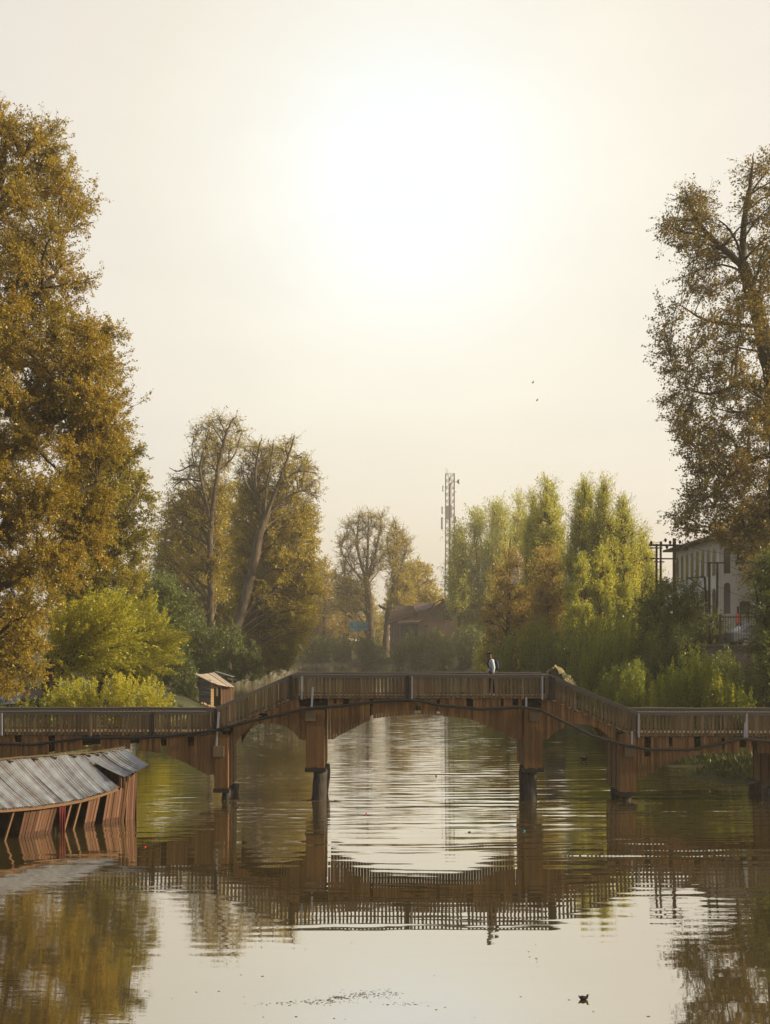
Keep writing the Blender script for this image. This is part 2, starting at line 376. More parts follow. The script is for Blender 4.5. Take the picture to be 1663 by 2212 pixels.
def water_material():
    m, n, l, out = new_mat('river_water')
    geo = n.new("ShaderNodeNewGeometry")
    def noise(sc, detail, rough=0.55, dist=0.0):
        mp = n.new("ShaderNodeMapping"); mp.inputs["Scale"].default_value = sc
        l.new(geo.outputs["Position"], mp.inputs[0])
        no = n.new("ShaderNodeTexNoise"); no.inputs["Scale"].default_value = 1.0
        no.inputs["Detail"].default_value = detail; no.inputs["Roughness"].default_value = rough; no.inputs["Distortion"].default_value = dist
        l.new(mp.outputs[0], no.inputs["Vector"])
        return no
    def math_(op, a, b=None):
        k = n.new("ShaderNodeMath"); k.operation = op
        for i, q in enumerate((a, b)):
            if q is None: continue
            if isinstance(q, (int, float)): k.inputs[i].default_value = q
            else: l.new(q, k.inputs[i])
        return k.outputs[0]
    def rng(v, a, b, c, d_):
        k = n.new("ShaderNodeMapRange"); k.interpolation_type = 'SMOOTHSTEP'
        for i, q in zip((1, 2, 3, 4), (a, b, c, d_)): k.inputs[i].default_value = q
        l.new(v, k.inputs[0]); return k.outputs[0]
    sep = n.new("ShaderNodeSeparateXYZ"); l.new(geo.outputs["Position"], sep.inputs[0])
    X, Y = sep.outputs[0], sep.outputs[1]
    # ruffled reach between the foreground and the bridge; calm close to the camera
    patch = noise((0.045, 0.10, 1), 3)
    reach = math_('MULTIPLY', rng(Y, 16.5, 24.0, 0.08, 1.0), rng(Y, 55.0, 110.0, 1.0, 0.8))
    mask = math_('MULTIPLY', reach, rng(patch.outputs[0], 0.34, 0.62, 0.5, 1.0))
    wob = noise((0.13, 0.30, 1), 2)
    wb = math_('MULTIPLY', math_('SUBTRACT', wob.outputs[0], 0.5), 16.0)
    ph1 = math_('ADD', math_('ADD', math_('MULTIPLY', Y, 13.0), math_('MULTIPLY', X, 0.22)), wb)
    ph2 = math_('ADD', math_('SUBTRACT', math_('MULTIPLY', Y, 7.4), math_('MULTIPLY', X, 0.30)), math_('MULTIPLY', wb, 0.7))
    amp = noise((0.10, 0.6, 1), 3)
    am = rng(amp.outputs[0], 0.36, 0.62, 0.35, 1.0)
    amp2 = noise((0.16, 1.1, 2), 3)
    am2 = rng(amp2.outputs[0], 0.42, 0.60, 0.0, 1.0)
    band = math_('MULTIPLY', rng(Y, 26.0, 32.0, 0.08, 1.0), rng(Y, 44.0, 60.0, 1.0, 0.5))
    sidew = rng(X, -3.0, 6.0, 0.35, 1.0)
    s1 = math_('MULTIPLY', math_('MULTIPLY', math_('SINE', ph1), 0.0085), am)
    s2 = math_('MULTIPLY', math_('MULTIPLY', math_('MULTIPLY', math_('SINE', ph2), 0.105), am2), math_('MULTIPLY', band, sidew))
    swell = math_('MULTIPLY', math_('ADD', s1, s2), mask)
    fine = noise((0.7, 8.0, 1), 4, 0.6)
    fy = math_('MULTIPLY', math_('MULTIPLY', math_('SUBTRACT', fine.outputs[0], 0.5), math_('MULTIPLY', rng(Y, 28.5, 38.0, 0.025, 0.50), math_('MULTIPLY', rng(Y, 60.0, 110.0, 1.0, 0.6), rng(X, -14.5, -8.0, 0.2, 1.0)))), mask)
    calm = noise((0.30, 4.5, 1), 4)
    cy = math_('MULTIPLY', math_('SUBTRACT', calm.outputs[0], 0.5), 0.009)
    # a breeze-roughened skin along the left bank, weaker elsewhere
    skin_ = noise((2.2, 26.0, 1), 2)
    rough = math_('ADD', math_('MULTIPLY', rng(X, -6.5, -2.5, 1.0, 0.0), 0.045), 0.010)
    sy = math_('MULTIPLY', math_('SUBTRACT', skin_.outputs[0], 0.5), rough)
    ty = math_('ADD', math_('ADD', math_('ADD', swell, fy), cy), sy)
    side = noise((2.0, 4.0, 1), 3)
    tx = math_('MULTIPLY', math_('MULTIPLY', math_('SUBTRACT', side.outputs[0], 0.5), 0.008), mask)
    cmb = n.new("ShaderNodeCombineXYZ"); l.new(tx, cmb.inputs[0]); l.new(ty, cmb.inputs[1]); cmb.inputs[2].default_value = 1.0
    nz = n.new("ShaderNodeVectorMath"); nz.operation = 'NORMALIZE'; l.new(cmb.outputs[0], nz.inputs[0])
    gl = n.new("ShaderNodeBsdfGlossy"); gl.inputs["Roughness"].default_value = 0.012
    gl.inputs[0].default_value = (0.98, 0.955, 0.90, 1)
    l.new(nz.outputs[0], gl.inputs["Normal"])
    df = n.new("ShaderNodeBsdfDiffuse")
    mud = noise((0.10, 0.16, 1), 4)
    rp = n.new("ShaderNodeValToRGB"); stops(rp, [(0.3, (0.065, 0.047, 0.019)), (0.7, (0.095, 0.068, 0.027))])
    l.new(mud.outputs[0], rp.inputs[0]); l.new(rp.outputs[0], df.inputs[0])
    lw = n.new("ShaderNodeFresnel"); lw.inputs["IOR"].default_value = 1.33
    fac = rng(lw.outputs[0], 0.04, 0.60, 0.61, 0.88)
    mx = n.new("ShaderNodeMixShader"); l.new(fac, mx.inputs[0])
    l.new(df.outputs[0], mx.inputs[1]); l.new(gl.outputs[0], mx.inputs[2])
    l.new(mx.outputs[0], out.inputs[0])
    return m
M['water'] = water_material()
wv = np.array([(-280, -70, 0), (280, -70, 0), (280, 540, 0), (-280, 540, 0)], float)
wo = link_mesh("water", np_mesh("water", wv, np.array([[0, 1, 2, 3]]), [0.5]), M['water'])
tag(wo, kind='structure')

# ------------------------------------------------------------------ footbridge
BD, BW = 40.0, 2.3                               # distance of its near side, width
K = BD / F
def bx(x): return (x - CX) * K
def bz(y): return HC - (y - YH) * K
def lerp_prof(prof, x):
    if x <= prof[0][0]: return prof[0][1]
    for (xa, ya), (xb, yb) in zip(prof, prof[1:]):
        if x <= xb: return ya + (yb - ya) * (x - xa) / (xb - xa)
    return prof[-1][1]
RAIL = [(-420, 1536), (446, 1536), (630, 1456), (1186, 1456), (1376, 1537), (2080, 1537)]
DECK = [(-420, 1586), (446, 1586), (630, 1507), (1192, 1507), (1380, 1589), (2080, 1589)]
def arch(x0, y0, x1, y1, peak, power=2.0):
    xc = (x0 + x1) / 2
    def f(x):
        u = abs((x - xc) / ((x1 - x0) / 2)); u = min(u, 1)
        base = y0 + (y1 - y0) * (x - x0) / (x1 - x0)
        return peak + (base - peak) * (1 - (max(0, 1 - u ** power)) ** 0.5)
    return f
def arch_line(pts):
    return lambda x: lerp_prof(pts, x)
SPANS = [  # (x start, x end, bottom profile)
    (-420, 463, arch_line([(-420, 1640), (-80, 1673), (-40, 1673), (40, 1645), (110, 1628), (190, 1618), (266, 1618), (310, 1621), (352, 1628), (400, 1648), (446, 1673), (463, 1673)])),
    (504, 661, arch_line([(504, 1622), (509, 1608), (520, 1590), (540, 1572), (560, 1563), (578, 1560), (600, 1563), (620, 1571), (636, 1583), (648, 1598), (661, 1598)])),
    (708, 1127, arch_line([(708, 1597), (720, 1597), (730, 1590), (760, 1575), (785, 1562), (806, 1552), (850, 1546), (898, 1543), (950, 1545), (1014, 1553), (1057, 1570), (1090, 1587), (1113, 1597), (1127, 1597)])),
    (1169, 1330, arch_line([(1169, 1598), (1182, 1598), (1192, 1587), (1210, 1575), (1230, 1567), (1250, 1564), (1272, 1566), (1296, 1575), (1314, 1590), (1324, 1606), (1330, 1620)])),
    (1370, 2080, arch_line([(1370, 1679), (1392, 1679), (1434, 1654), (1481, 1636), (1515, 1628), (1600, 1626), (1690, 1628), (1800, 1650), (2080, 1660)])),
]
HOLES = [(35, 47, 1590, 1603), (104, 116, 1588, 1629), (180, 213, 1590, 1612), (282, 296, 1594, 1620), (350, 358, 1594, 1630), (411, 420, 1591, 1611),
         (562, 575, 1530, 1553), (650, 661, 1510, 1526), (720, 726, 1510, 1520), (740, 751, 1510, 1521), (798, 806, 1508, 1558), (872, 911, 1508, 1517), (898, 908, 1525, 1540),
         (942, 950, 1510, 1541), (1010, 1018, 1510, 1527), (1081, 1088, 1510, 1526), (1110, 1116, 1508, 1524), (1395, 1402, 1592, 1634), (1446, 1454, 1592, 1612), (1499, 1511, 1593, 1622),
         (1557, 1564, 1594, 1624), (1602, 1609, 1595, 1625), (1623, 1632, 1596, 1626)]
STEP = 17.0
def clad_top(x):
    """upper edge of the planking: level, with stair-like steps on the slopes"""
    if 446 < x < 630:
        xs = 446 + (math.floor((x - 446) / STEP) + 0.35) * STEP
        return lerp_prof(DECK, xs) + 3
    if 1192 < x < 1380:
        xs = 1192 + (math.floor((x - 1192) / STEP) + 0.65) * STEP
        return lerp_prof(DECK, xs) + 3
    return lerp_prof(DECK, x) + 3

bridge = empty("footbridge", (0, BD + BW / 2, 0), "long brown timber footbridge with arched planking crossing the river", "bridge")
pw = 6.6
for rear in (0, 1):
    for (x0, x1, fb) in SPANS:
        mb = MB(); x = x0
        while x < x1 - 0.5:
            w = min(pw * RND.uniform(0.85, 1.15), x1 - x)
            xc = x + w / 2
            top, bot = clad_top(xc), fb(xc)
            bl, br_ = fb(x) - fb(xc), fb(x + w) - fb(xc); jg = RND.uniform(-0.35, 0.35)
            pieces = [(top, bot)]
            if not rear:
                for (a, b, c, d_) in HOLES:
                    if a - 2 < xc < b + 2:
                        nxt = []
                        for (t, bo) in pieces:
                            if c > t + 1.5: nxt.append((t, min(c, bo)))
                            if d_ < bo - 1.5: nxt.append((max(d_, t), bo))
                            if d_ <= t or c >= bo: nxt.append((t, bo))
                        pieces = nxt
            dy = RND.uniform(0, 0.012)
            for (t, bo) in pieces:
                if bo - t < 2: continue
                ya = BD + dy if not rear else BD + BW - 0.03 - dy
                r = min(1, max(0, RND.gauss(0.5, 0.34)))
                xl, xr = bx(x) + 0.005, bx(x + w) - 0.005
                zl, zr_ = (bz(bo + bl + jg), bz(bo + br_ + jg)) if bo == bot else (bz(bo), bz(bo))
                mb.hexa([(xl, ya, zl), (xr, ya, zr_), (xr, ya + 0.024, zr_), (xl, ya + 0.024, zl), (xl, ya, bz(t)), (xr, ya, bz(t)), (xr, ya + 0.024, bz(t)), (xl, ya + 0.024, bz(t))], r)
            x += w
        mb.build("arch_cladding", M['clad'], bridge)

# deck boards, stair treads and the dark beams below
mb = MB()
def deck_run(xa, xb):
    x = xa
    while x < xb:
        w = 0.14
        px = (x + w / 2) / K + CX
        z = bz(lerp_prof(DECK, px))
        mb.box(x + 0.004, x + w - 0.004, BD + 0.03, BD + BW - 0.03, z - 0.045, z)
        x += w
deck_run(bx(-420), bx(446)); deck_run(bx(630), bx(1192)); deck_run(bx(1380), bx(2080))
for (xa, xb, off) in ((446, 630, 0.35), (1192, 1380, 0.65)):
    x = xa
    while x < xb - 1:
        z = bz(lerp_prof(DECK, x + STEP * off) + 6)
        mb.box(bx(x), bx(min(x + STEP, xb)), BD + 0.03, BD + BW - 0.03, z - 0.05, z)
        x += STEP
mb.build("deck", M['rail'], bridge)
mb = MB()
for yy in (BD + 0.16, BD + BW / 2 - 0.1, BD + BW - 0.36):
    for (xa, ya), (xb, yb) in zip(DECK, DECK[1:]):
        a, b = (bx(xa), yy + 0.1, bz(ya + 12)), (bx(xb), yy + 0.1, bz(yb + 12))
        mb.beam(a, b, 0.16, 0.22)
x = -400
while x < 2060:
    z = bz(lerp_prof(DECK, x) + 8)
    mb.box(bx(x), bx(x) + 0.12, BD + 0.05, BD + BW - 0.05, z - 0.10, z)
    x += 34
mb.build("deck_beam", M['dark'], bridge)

# railings: two handrails, each with its baluster panels and posts
POSTS = [(-380, 'w'), (-190, 'w'), (4, 'w'), (195, 'w'), (330, 'd'), (466, 'd'), (628, 'd'), (652, 'g'), (880, 'd'), (890, 'g'), (1171, 'g'), (1188, 'd'), (1195, 'd'), (1379, 'g'), (1612, 'g'), (1690, 'd'), (1850, 'g'), (2060, 'd')]
BAYS = [-415, -190, 4, 195, 446, 630, 884, 1188, 1378, 1612, 1850, 2075]
for rear in (0, 1):
    y0 = BD - 0.02 if not rear else BD + BW - 0.06
    mb = MB()
    fine_rail = []
    for (xa, ya), (xb, yb) in zip(RAIL, RAIL[1:]):
        n = max(2, int((xb - xa) / 80))
        fine_rail += [(xa + (xb - xa) * k / n, ya + (yb - ya) * k / n + (RND.gauss(0, 0.55) if k else 0)) for k in range(n)]
    fine_rail.append(RAIL[-1])
    for (xa, ya), (xb, yb) in zip(fine_rail, fine_rail[1:]):
        a = Vector((bx(xa), y0 + 0.04, bz(ya + 0.9))); b = Vector((bx(xb), y0 + 0.04, bz(yb + 0.9)))
        mb.beam(a, b, 0.15, 0.035, RND.uniform(0.5, 1.0))
        o = Vector((0, -0.02, -0.072))
        mb.beam(a + o, b + o, 0.05, 0.10, RND.uniform(0.1, 0.5))
    hr = mb.build("handrail", M['railtop'], bridge)
    for (xa, xb) in zip(BAYS, BAYS[1:]):
        mb = MB(); x = bx(xa) + 0.03
        # lower rail
        n = 1 if abs(lerp_prof(DECK, xa) - lerp_prof(DECK, xb)) < 1 else 8
        xs = np.linspace(xa, xb, n + 1)
        for q0, q1 in zip(xs, xs[1:]):
            mb.beam((bx(q0), y0 + 0.075, bz(lerp_prof(DECK, q0) - 3)), (bx(q1), y0 + 0.075, bz(lerp_prof(DECK, q1) - 3)), 0.04, 0.07, 0.3)
        while x < bx(xb) - 0.02:
            px = x / K + CX
            w = 0.080 * RND.uniform(0.82, 1.2)
            zt, zb = bz(lerp_prof(RAIL, px) + 5.5), bz(lerp_prof(DECK, px) + RND.uniform(0.5, 3.5))
            if RND.random() > 0.02:
                lean = RND.gauss(0, 0.010)
                mb.hexa([(x + lean, y0 + 0.005, zb), (x + w + lean, y0 + 0.005, zb), (x + w + lean, y0 + 0.03, zb), (x + lean, y0 + 0.03, zb),
                         (x, y0 + 0.005, zt), (x + w, y0 + 0.005, zt), (x + w, y0 + 0.03, zt), (x, y0 + 0.03, zt)], min(1, max(0, RND.gauss(0.45, 0.33))))
            x += 0.148
        mb.build("baluster_panel", M['rail'], hr)
    for (px, kind) in POSTS:
        if rear and kind == 'w': continue
        mb = MB()
        w = {'w': 0.09, 'd': 0.13, 'g': 0.065}[kind]
        xx = bx(px); yy = y0 - 0.035 if not rear else y0 + 0.1
        mb.box(xx - w / 2, xx + w / 2, yy, yy + 0.035 if kind == 'g' else yy + 0.10, bz(lerp_prof(DECK, px) + 4), bz(lerp_prof(RAIL, px) + 4))
        mb.build("railing_post", M[{'w': 'rail', 'd': 'dark', 'g': 'greypost'}[kind]], hr)

# piers: boarded casing, collar, driven log
PIERS = [(-230, -180, 1586, 1705, -215, -188, 1725), (463.5, 492, 1586, 1703, 475, 499, 1733), (661.5, 700, 1533, 1658, 674, 706, 1731), (1133, 1171, 1533, 1659, 1137, 1164, 1733), (1338, 1372.5, 1586, 1711, 1344, 1368, 1735), (1672, 1710, 1590, 1700, 1656, 1690, 1740)]
for i, (xa, xb, yt, yb, pa, pb, ywl) in enumerate(PIERS):
    mb = MB(); z0, z1 = bz(yb), bz(yt)
    xs = np.linspace(bx(xa), bx(xb), 6)
    for a, b in zip(xs, xs[1:]):
        mb.box(a + 0.003, b - 0.003, BD - 0.04, BD - 0.014, z0 + RND.uniform(-0.02, 0.02), z1, RND.uniform(0.3, 0.8))
        mb.box(a + 0.003, b - 0.003, BD + BW + 0.014, BD + BW + 0.04, z0, z1)
    ys = np.linspace(BD - 0.012, BD + BW + 0.012, 15)
    for side in (bx(xa), bx(xb)):
        for j, (a, b) in enumerate(zip(ys, ys[1:])):
            if j % 5 == 3: continue
            mb.box(side - 0.012, side + 0.012, a + 0.004, b - 0.004, z0 + RND.uniform(0, 0.03), z1 - 0.05, RND.uniform(0.2, 0.9) if j else 1.0)
    pier = mb.build("pier", M['clad'], bridge)
    mb = MB()
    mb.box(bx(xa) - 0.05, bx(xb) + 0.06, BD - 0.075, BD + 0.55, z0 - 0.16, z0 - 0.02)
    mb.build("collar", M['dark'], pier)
    for row in (0.30, BW - 0.3):
        cx, r0 = (bx(pa) + bx(pb)) / 2, (bx(pb) - bx(pa)) / 2
        pts, rad = [], []
        for t in np.linspace(0, 1, 9):
            z = (z0 - 0.1) * (1 - t) + (-1.2) * t
            pts.append((cx + RND.uniform(-0.02, 0.02) + 0.03 * math.sin(t * 5 + i), BD + row, z)); rad.append(r0 * RND.uniform(0.93, 1.04))
        mb = MB().tube(pts, rad, 10)
        mb.build("pile", M['pile'], pier, True)
    if 0 < i < 5:
        mb = MB(); c = xa if i < 3 else xa + 12
        zt = yt + 1 if i in (2, 3) else yt + 25
        mb.box(bx(c - 2), bx(c + 21), BD - 0.12, BD - 0.043, bz(zt + 23), bz(zt), 0.8)
        mb.build("bearing_block", M['rail'], pier)
for (xa, ya, xb, yb) in [(676, 1484, 673, 1532), (473, 1538, 468, 1611), (1136, 1506, 1136, 1533), (1364, 1579, 1364, 1615), (1608, 1560, 1606, 1597), (5, 1540, 5, 1588)]:
    mb = MB(); mb.beam((bx(xa), BD - 0.075, bz(ya)), (bx(xb), BD - 0.075, bz(yb)), 0.07, 0.03)
    mb.build("strap", M['greypost'], bridge)

CAB = [(-400, 1600), (-150, 1612), (0, 1606), (73, 1608), (140, 1599), (186, 1593), (266, 1593), (349, 1591), (426, 1582), (465, 1577), (532, 1560), (598, 1545), (665, 1530), (731, 1525), (798, 1517), (864, 1511), (905, 1513), (950, 1523), (1036, 1531), (1122, 1527), (1165, 1532), (1216, 1558), (1276, 1588), (1336, 1605), (1400, 1618), (1486, 1619), (1550, 1605), (1598, 1595), (1663, 1601), (1800, 1616), (2060, 1600)]
mb = MB().tube([(bx(x), BD - 0.16, bz(y)) for x, y in CAB], 0.055, 8)
tag(mb.build("cable", M['cable'], None, True), "thick black cable sagging along the near side of the timber footbridge", "cable")

# ------------------------------------------------------------------ plants
def catmull(pts, per=5):
    pts = [np.asarray(p, float) for p in pts]
    pts = [2 * pts[0] - pts[1]] + pts + [2 * pts[-1] - pts[-2]]
    out = []
    for i in range(1, len(pts) - 2):
        p0, p1, p2, p3 = pts[i - 1:i + 3]
        for t in np.linspace(0, 1, per, endpoint=False):
            out.append(0.5 * ((2 * p1) + (p2 - p0) * t + (2 * p0 - 5 * p1 + 4 * p2 - p3) * t * t + (3 * p1 - p0 - 3 * p2 + p3) * t ** 3))
    out.append(pts[-2])
    return np.array(out)

def tubes(polys, radii, sides):
    """(N,k,3) paths -> verts, quads"""
    N, k, _ = polys.shape
    t = polys[:, -1] - polys[:, 0]
    t /= np.linalg.norm(t, axis=1, keepdims=True) + 1e-9
    ref = np.where(np.abs(t[:, 2:3]) > 0.8, np.array([[1.0, 0, 0]]), np.array([[0, 0, 1.0]]))
    u = np.cross(t, ref); u /= np.linalg.norm(u, axis=1, keepdims=True) + 1e-9
    w = np.cross(t, u)
    a = np.arange(sides) * 2 * np.pi / sides
    ring = np.cos(a)[None, :, None] * u[:, None, :] + np.sin(a)[None, :, None] * w[:, None, :]
    v = polys[:, :, None, :] + radii[:, :, None, None] * ring[:, None, :, :]
    base = (np.arange(N) * k * sides)[:, None, None]
    ii = (np.arange(k - 1) * sides)[None, :, None]; jj = np.arange(sides)[None, None, :]; j2 = (jj + 1) % sides
    f = np.stack([base + ii + jj, base + ii + j2, base + ii + sides + j2, base + ii + sides + jj], -1).reshape(-1, 4)
    return v.reshape(-1, 3), f

def merge(parts):
    vs, fs, off = [], [], 0
    for v, f in parts:
        vs.append(v); fs.append(f + off); off += len(v)
    return np.concatenate(vs), np.concatenate(fs)

def unit(a): return a / (np.linalg.norm(a, axis=-1, keepdims=True) + 1e-9)

def curves(a, b, k, bend, jit, rg):
    t = np.linspace(0, 1, k)[None, :, None]
    L = np.linalg.norm(b - a, axis=1)[:, None, None]
    p = a[:, None] * (1 - t) + b[:, None] * t + bend[:, None] * 4 * t * (1 - t)
    j = rg.normal(0, 1, (len(a), k, 3)) * jit * L; j[:, 0] = 0
    return p + j

def leaves(pos, axis_, size, rg, ratio=0.55, flat=0.0):
    """one kite-shaped leaf (or leaf spray) per position"""
    n = len(pos)
    ax = unit(axis_ + rg.normal(0, 0.7, (n, 3)))
    nr = rg.normal(0, 1, (n, 3)); nr[:, 2] += flat
    sd = unit(np.cross(ax, nr))
    s = (size * np.exp(np.clip(rg.normal(0, 0.3, n), -.7, .5)))[:, None]
    tip = pos + ax * s; mid = pos + ax * s * 0.42
    v = np.stack([pos, mid + sd * s * ratio * 0.5, tip, mid - sd * s * ratio * 0.5], 1).reshape(-1, 3)
    return v, np.arange(n * 4).reshape(n, 4)

def in_poly(poly, x, y):
    poly = np.asarray(poly, float); n = len(poly); c = np.zeros(x.shape, bool)
    for i in range(n):
        (x0, y0), (x1, y1) = poly[i], poly[(i + 1) % n]
        if y0 == y1: continue
        cond = ((y0 > y) != (y1 > y)) & (x < (x1 - x0) * (y - y0) / (y1 - y0) + x0)
        c ^= cond
    return c

def sample_poly(poly, n, rg, inset=0.0, sep=0.0):
    poly = np.asarray(poly, float); lo, hi = poly.min(0), poly.max(0); out = []
    tries = 0; s = sep
    while len(out) < n and tries < 400:
        q = lo + rg.random((200, 2)) * (hi - lo); tries += 1
        ok = in_poly(poly, q[:, 0], q[:, 1])
        if inset:
            for dx, dy in ((inset, 0), (-inset, 0), (0, inset), (0, -inset)): ok &= in_poly(poly, q[:, 0] + dx, q[:, 1] + dy)
        for p in q[ok]:
            if len(out) >= n: break
            if s and out and min((p[0] - o[0]) ** 2 + (p[1] - o[1]) ** 2 for o in out) < s * s: continue
            out.append(p)
        s *= 0.97
    return np.array(out)

NLEAF = [0]
LS, LN, CN = 0.60, 3.2, 1.35
def make_tree(name, label, cat, d, trunks, crowns, bark, leafm, seed, group=None, leaf=0.2, nb=9, nt=7, nl=7, depth=3.0, up=0.35, bias=(0, 0, 0.2), twig=1.0, trunkr=0.45, ratio=0.55, part='crown', twigr=0.012, behind=False):
    """trunks: list of (pixel path, base radius, tip radius); crowns: list of (pixel outline, clump count, clump radius px, leaf density)"""
    rg = np.random.default_rng(seed)
    S = d / F
    parts = []; T = []; TR = []
    for k, (path, r0, r1) in enumerate(trunks):
        off = rg.normal(0, 0.10 * depth, 1)[0] if k else 0
        pts = []
        for i, q in enumerate(path):
            dd = d + (q[2] if len(q) > 2 else off * i / max(1, len(path) - 1))
            pts.append(P(q[0], q[1], dd))
        c = catmull(pts, 5)
        c[1:-1] += rg.normal(0, r0 * 0.10, (len(c) - 2, 3))
        rr = np.linspace(0, 1, len(c)); rr = r0 * (1 - rr) ** 0.8 + r1 * rr
        if k == 0: rr[:3] *= np.array([1.5, 1.22, 1.08])
        for i in range(len(c) - 1):
            pass
        parts.append(tubes(c[None], rr[None], 9))
        T.append(c[2:] if k == 0 else c); TR.append(rr[2:] if k == 0 else rr)
    T = np.concatenate(T); TR = np.concatenate(TR)
    base = P(trunks[0][0][0][0], trunks[0][0][0][1], d)
    LV, LF, LR = [], [], []
    off = 0
    tw_all = []
    for (poly, ncl, rpx, dens) in crowns:
        q = sample_poly(poly, int(ncl * (CN if dens > 0.6 else 1)), rg, rpx * 0.5, rpx * 1.1)
        if len(q) == 0: continue
        pa = np.asarray(poly, float); w = (pa[:, 0].max() - pa[:, 0].min()) / 2 * S
        cxp = (pa[:, 0].max() + pa[:, 0].min()) / 2
        rel = np.clip(np.abs(q[:, 0] - cxp) * S / (w + 1e-6), 0, 1)
        dd = d + rg.uniform(-1, 1, len(q)) * depth * np.sqrt(1 - 0.75 * rel ** 2)
        if behind: dd = d + 0.5 + (dd - d + behind * depth) * 0.8
        C = np.array([P(a, b, e) for (a, b), e in zip(q, dd)])
        Rr = rpx * S * np.exp(rg.normal(0, 0.22, (len(q), 1))) * np.array([[1.0, 1.0, 0.85]])
        D = C[:, None] - T[None]
        dist = np.linalg.norm(D, axis=2); hd = np.hypot(D[..., 0], D[..., 1])
        cost = dist + 2.5 * np.maximum(0, T[None, :, 2] - (C[:, None, 2] - up * hd))
        ix = cost.argmin(1)
        A = T[ix]; L = np.linalg.norm(C - A, axis=1)
        bend = np.zeros_like(A); bend[:, 2] = 0.10 * L; bend += rg.normal(0, 0.05, A.shape) * L[:, None]
        limb = curves(A, C, 7, bend, 0.012, rg)
        r0 = np.minimum(TR[ix] * 0.65, 0.03 + 0.017 * L)
        tt = np.linspace(0, 1, 7)[None]
        parts.append(tubes(limb, r0[:, None] * (1 - tt) + twigr * 1.8 * tt, 6))
        # branches inside the clump
        n = len(C); nbb = nb
        li = rg.integers(3, 7, (n, nbb))
        st = limb[np.arange(n)[:, None], li].reshape(-1, 3)
        v = unit(rg.normal(0, 1, (n, nbb, 3))); rad = rg.random((n, nbb, 1)) ** (1 / 2.4)
        en = (C[:, None] + v * rad * Rr[:, None]).reshape(-1, 3)
        bl = np.linalg.norm(en - st, axis=1)
        bb = rg.normal(0, 0.08, st.shape) * bl[:, None]; bb[:, 2] += 0.06 * bl
        br = curves(st, en, 5, bb, 0.02, rg)
        t5 = np.linspace(0, 1, 5)[None]
        parts.append(tubes(br, np.repeat(twigr * 2.0 * (1 - t5) + twigr * 0.8 * t5, len(br), 0), 4))
        # twigs
        m = len(br)
        ti = rg.integers(1, 5, (m, nt))
        ts = br[np.arange(m)[:, None], ti].reshape(-1, 3)
        bd = np.repeat(unit(en - st), nt, 0)
        tdir = unit(bd * 0.7 + rg.normal(0, 0.75, ts.shape) + np.array(bias)[None])
        tl = twig * rg.uniform(0.5, 1.3, (len(ts), 1))
        te = ts + tdir * tl
        tb = rg.normal(0, 0.08, ts.shape) * tl
        tw = curves(ts, te, 3, tb, 0.02, rg)
        t3 = np.linspace(0, 1, 3)[None]
        parts.append(tubes(tw, np.repeat(twigr * 0.7 * (1 - t3) + twigr * 0.35 * t3, len(tw), 0), 3))
        # leaves along the twigs
        nn = max(1, int(round(nl * dens * LN)))
        f = rg.uniform(0.1, 1.05, (len(ts), nn, 1))
        lp = (ts[:, None] * (1 - f) + te[:, None] * f + tb[:, None] * 4 * f * (1 - f) + rg.normal(0, 0.07 * twig, (len(ts), nn, 3))).reshape(-1, 3)
        la = np.repeat(tdir, nn, 0)
        v_, f_ = leaves(lp, la + np.array([0, 0, -0.15]), leaf * LS, rg, ratio)
        LV.append(v_); LF.append(f_ + off); off += len(v_)
        clr = np.repeat(np.clip(rg.normal(0.5, 0.20, m) + np.repeat(rg.normal(0, 0.16, n), nbb), 0, 1), nt * nn)
        LR.append(np.clip(clr * 0.5 + rg.random(len(lp)) * 0.5, 0, 1))
    root = empty(name, base, label, cat, group)
    tv, tf = merge(parts)
    link_mesh("trunk", np_mesh("trunk", tv, tf, np.full(len(tf), 0.5), True), bark, root)
    lv, lf = np.concatenate(LV), np.concatenate(LF)
    NLEAF[0] += len(lf)
    link_mesh(part, np_mesh(part, lv, lf, np.concatenate(LR)), leafm, root)
    return root

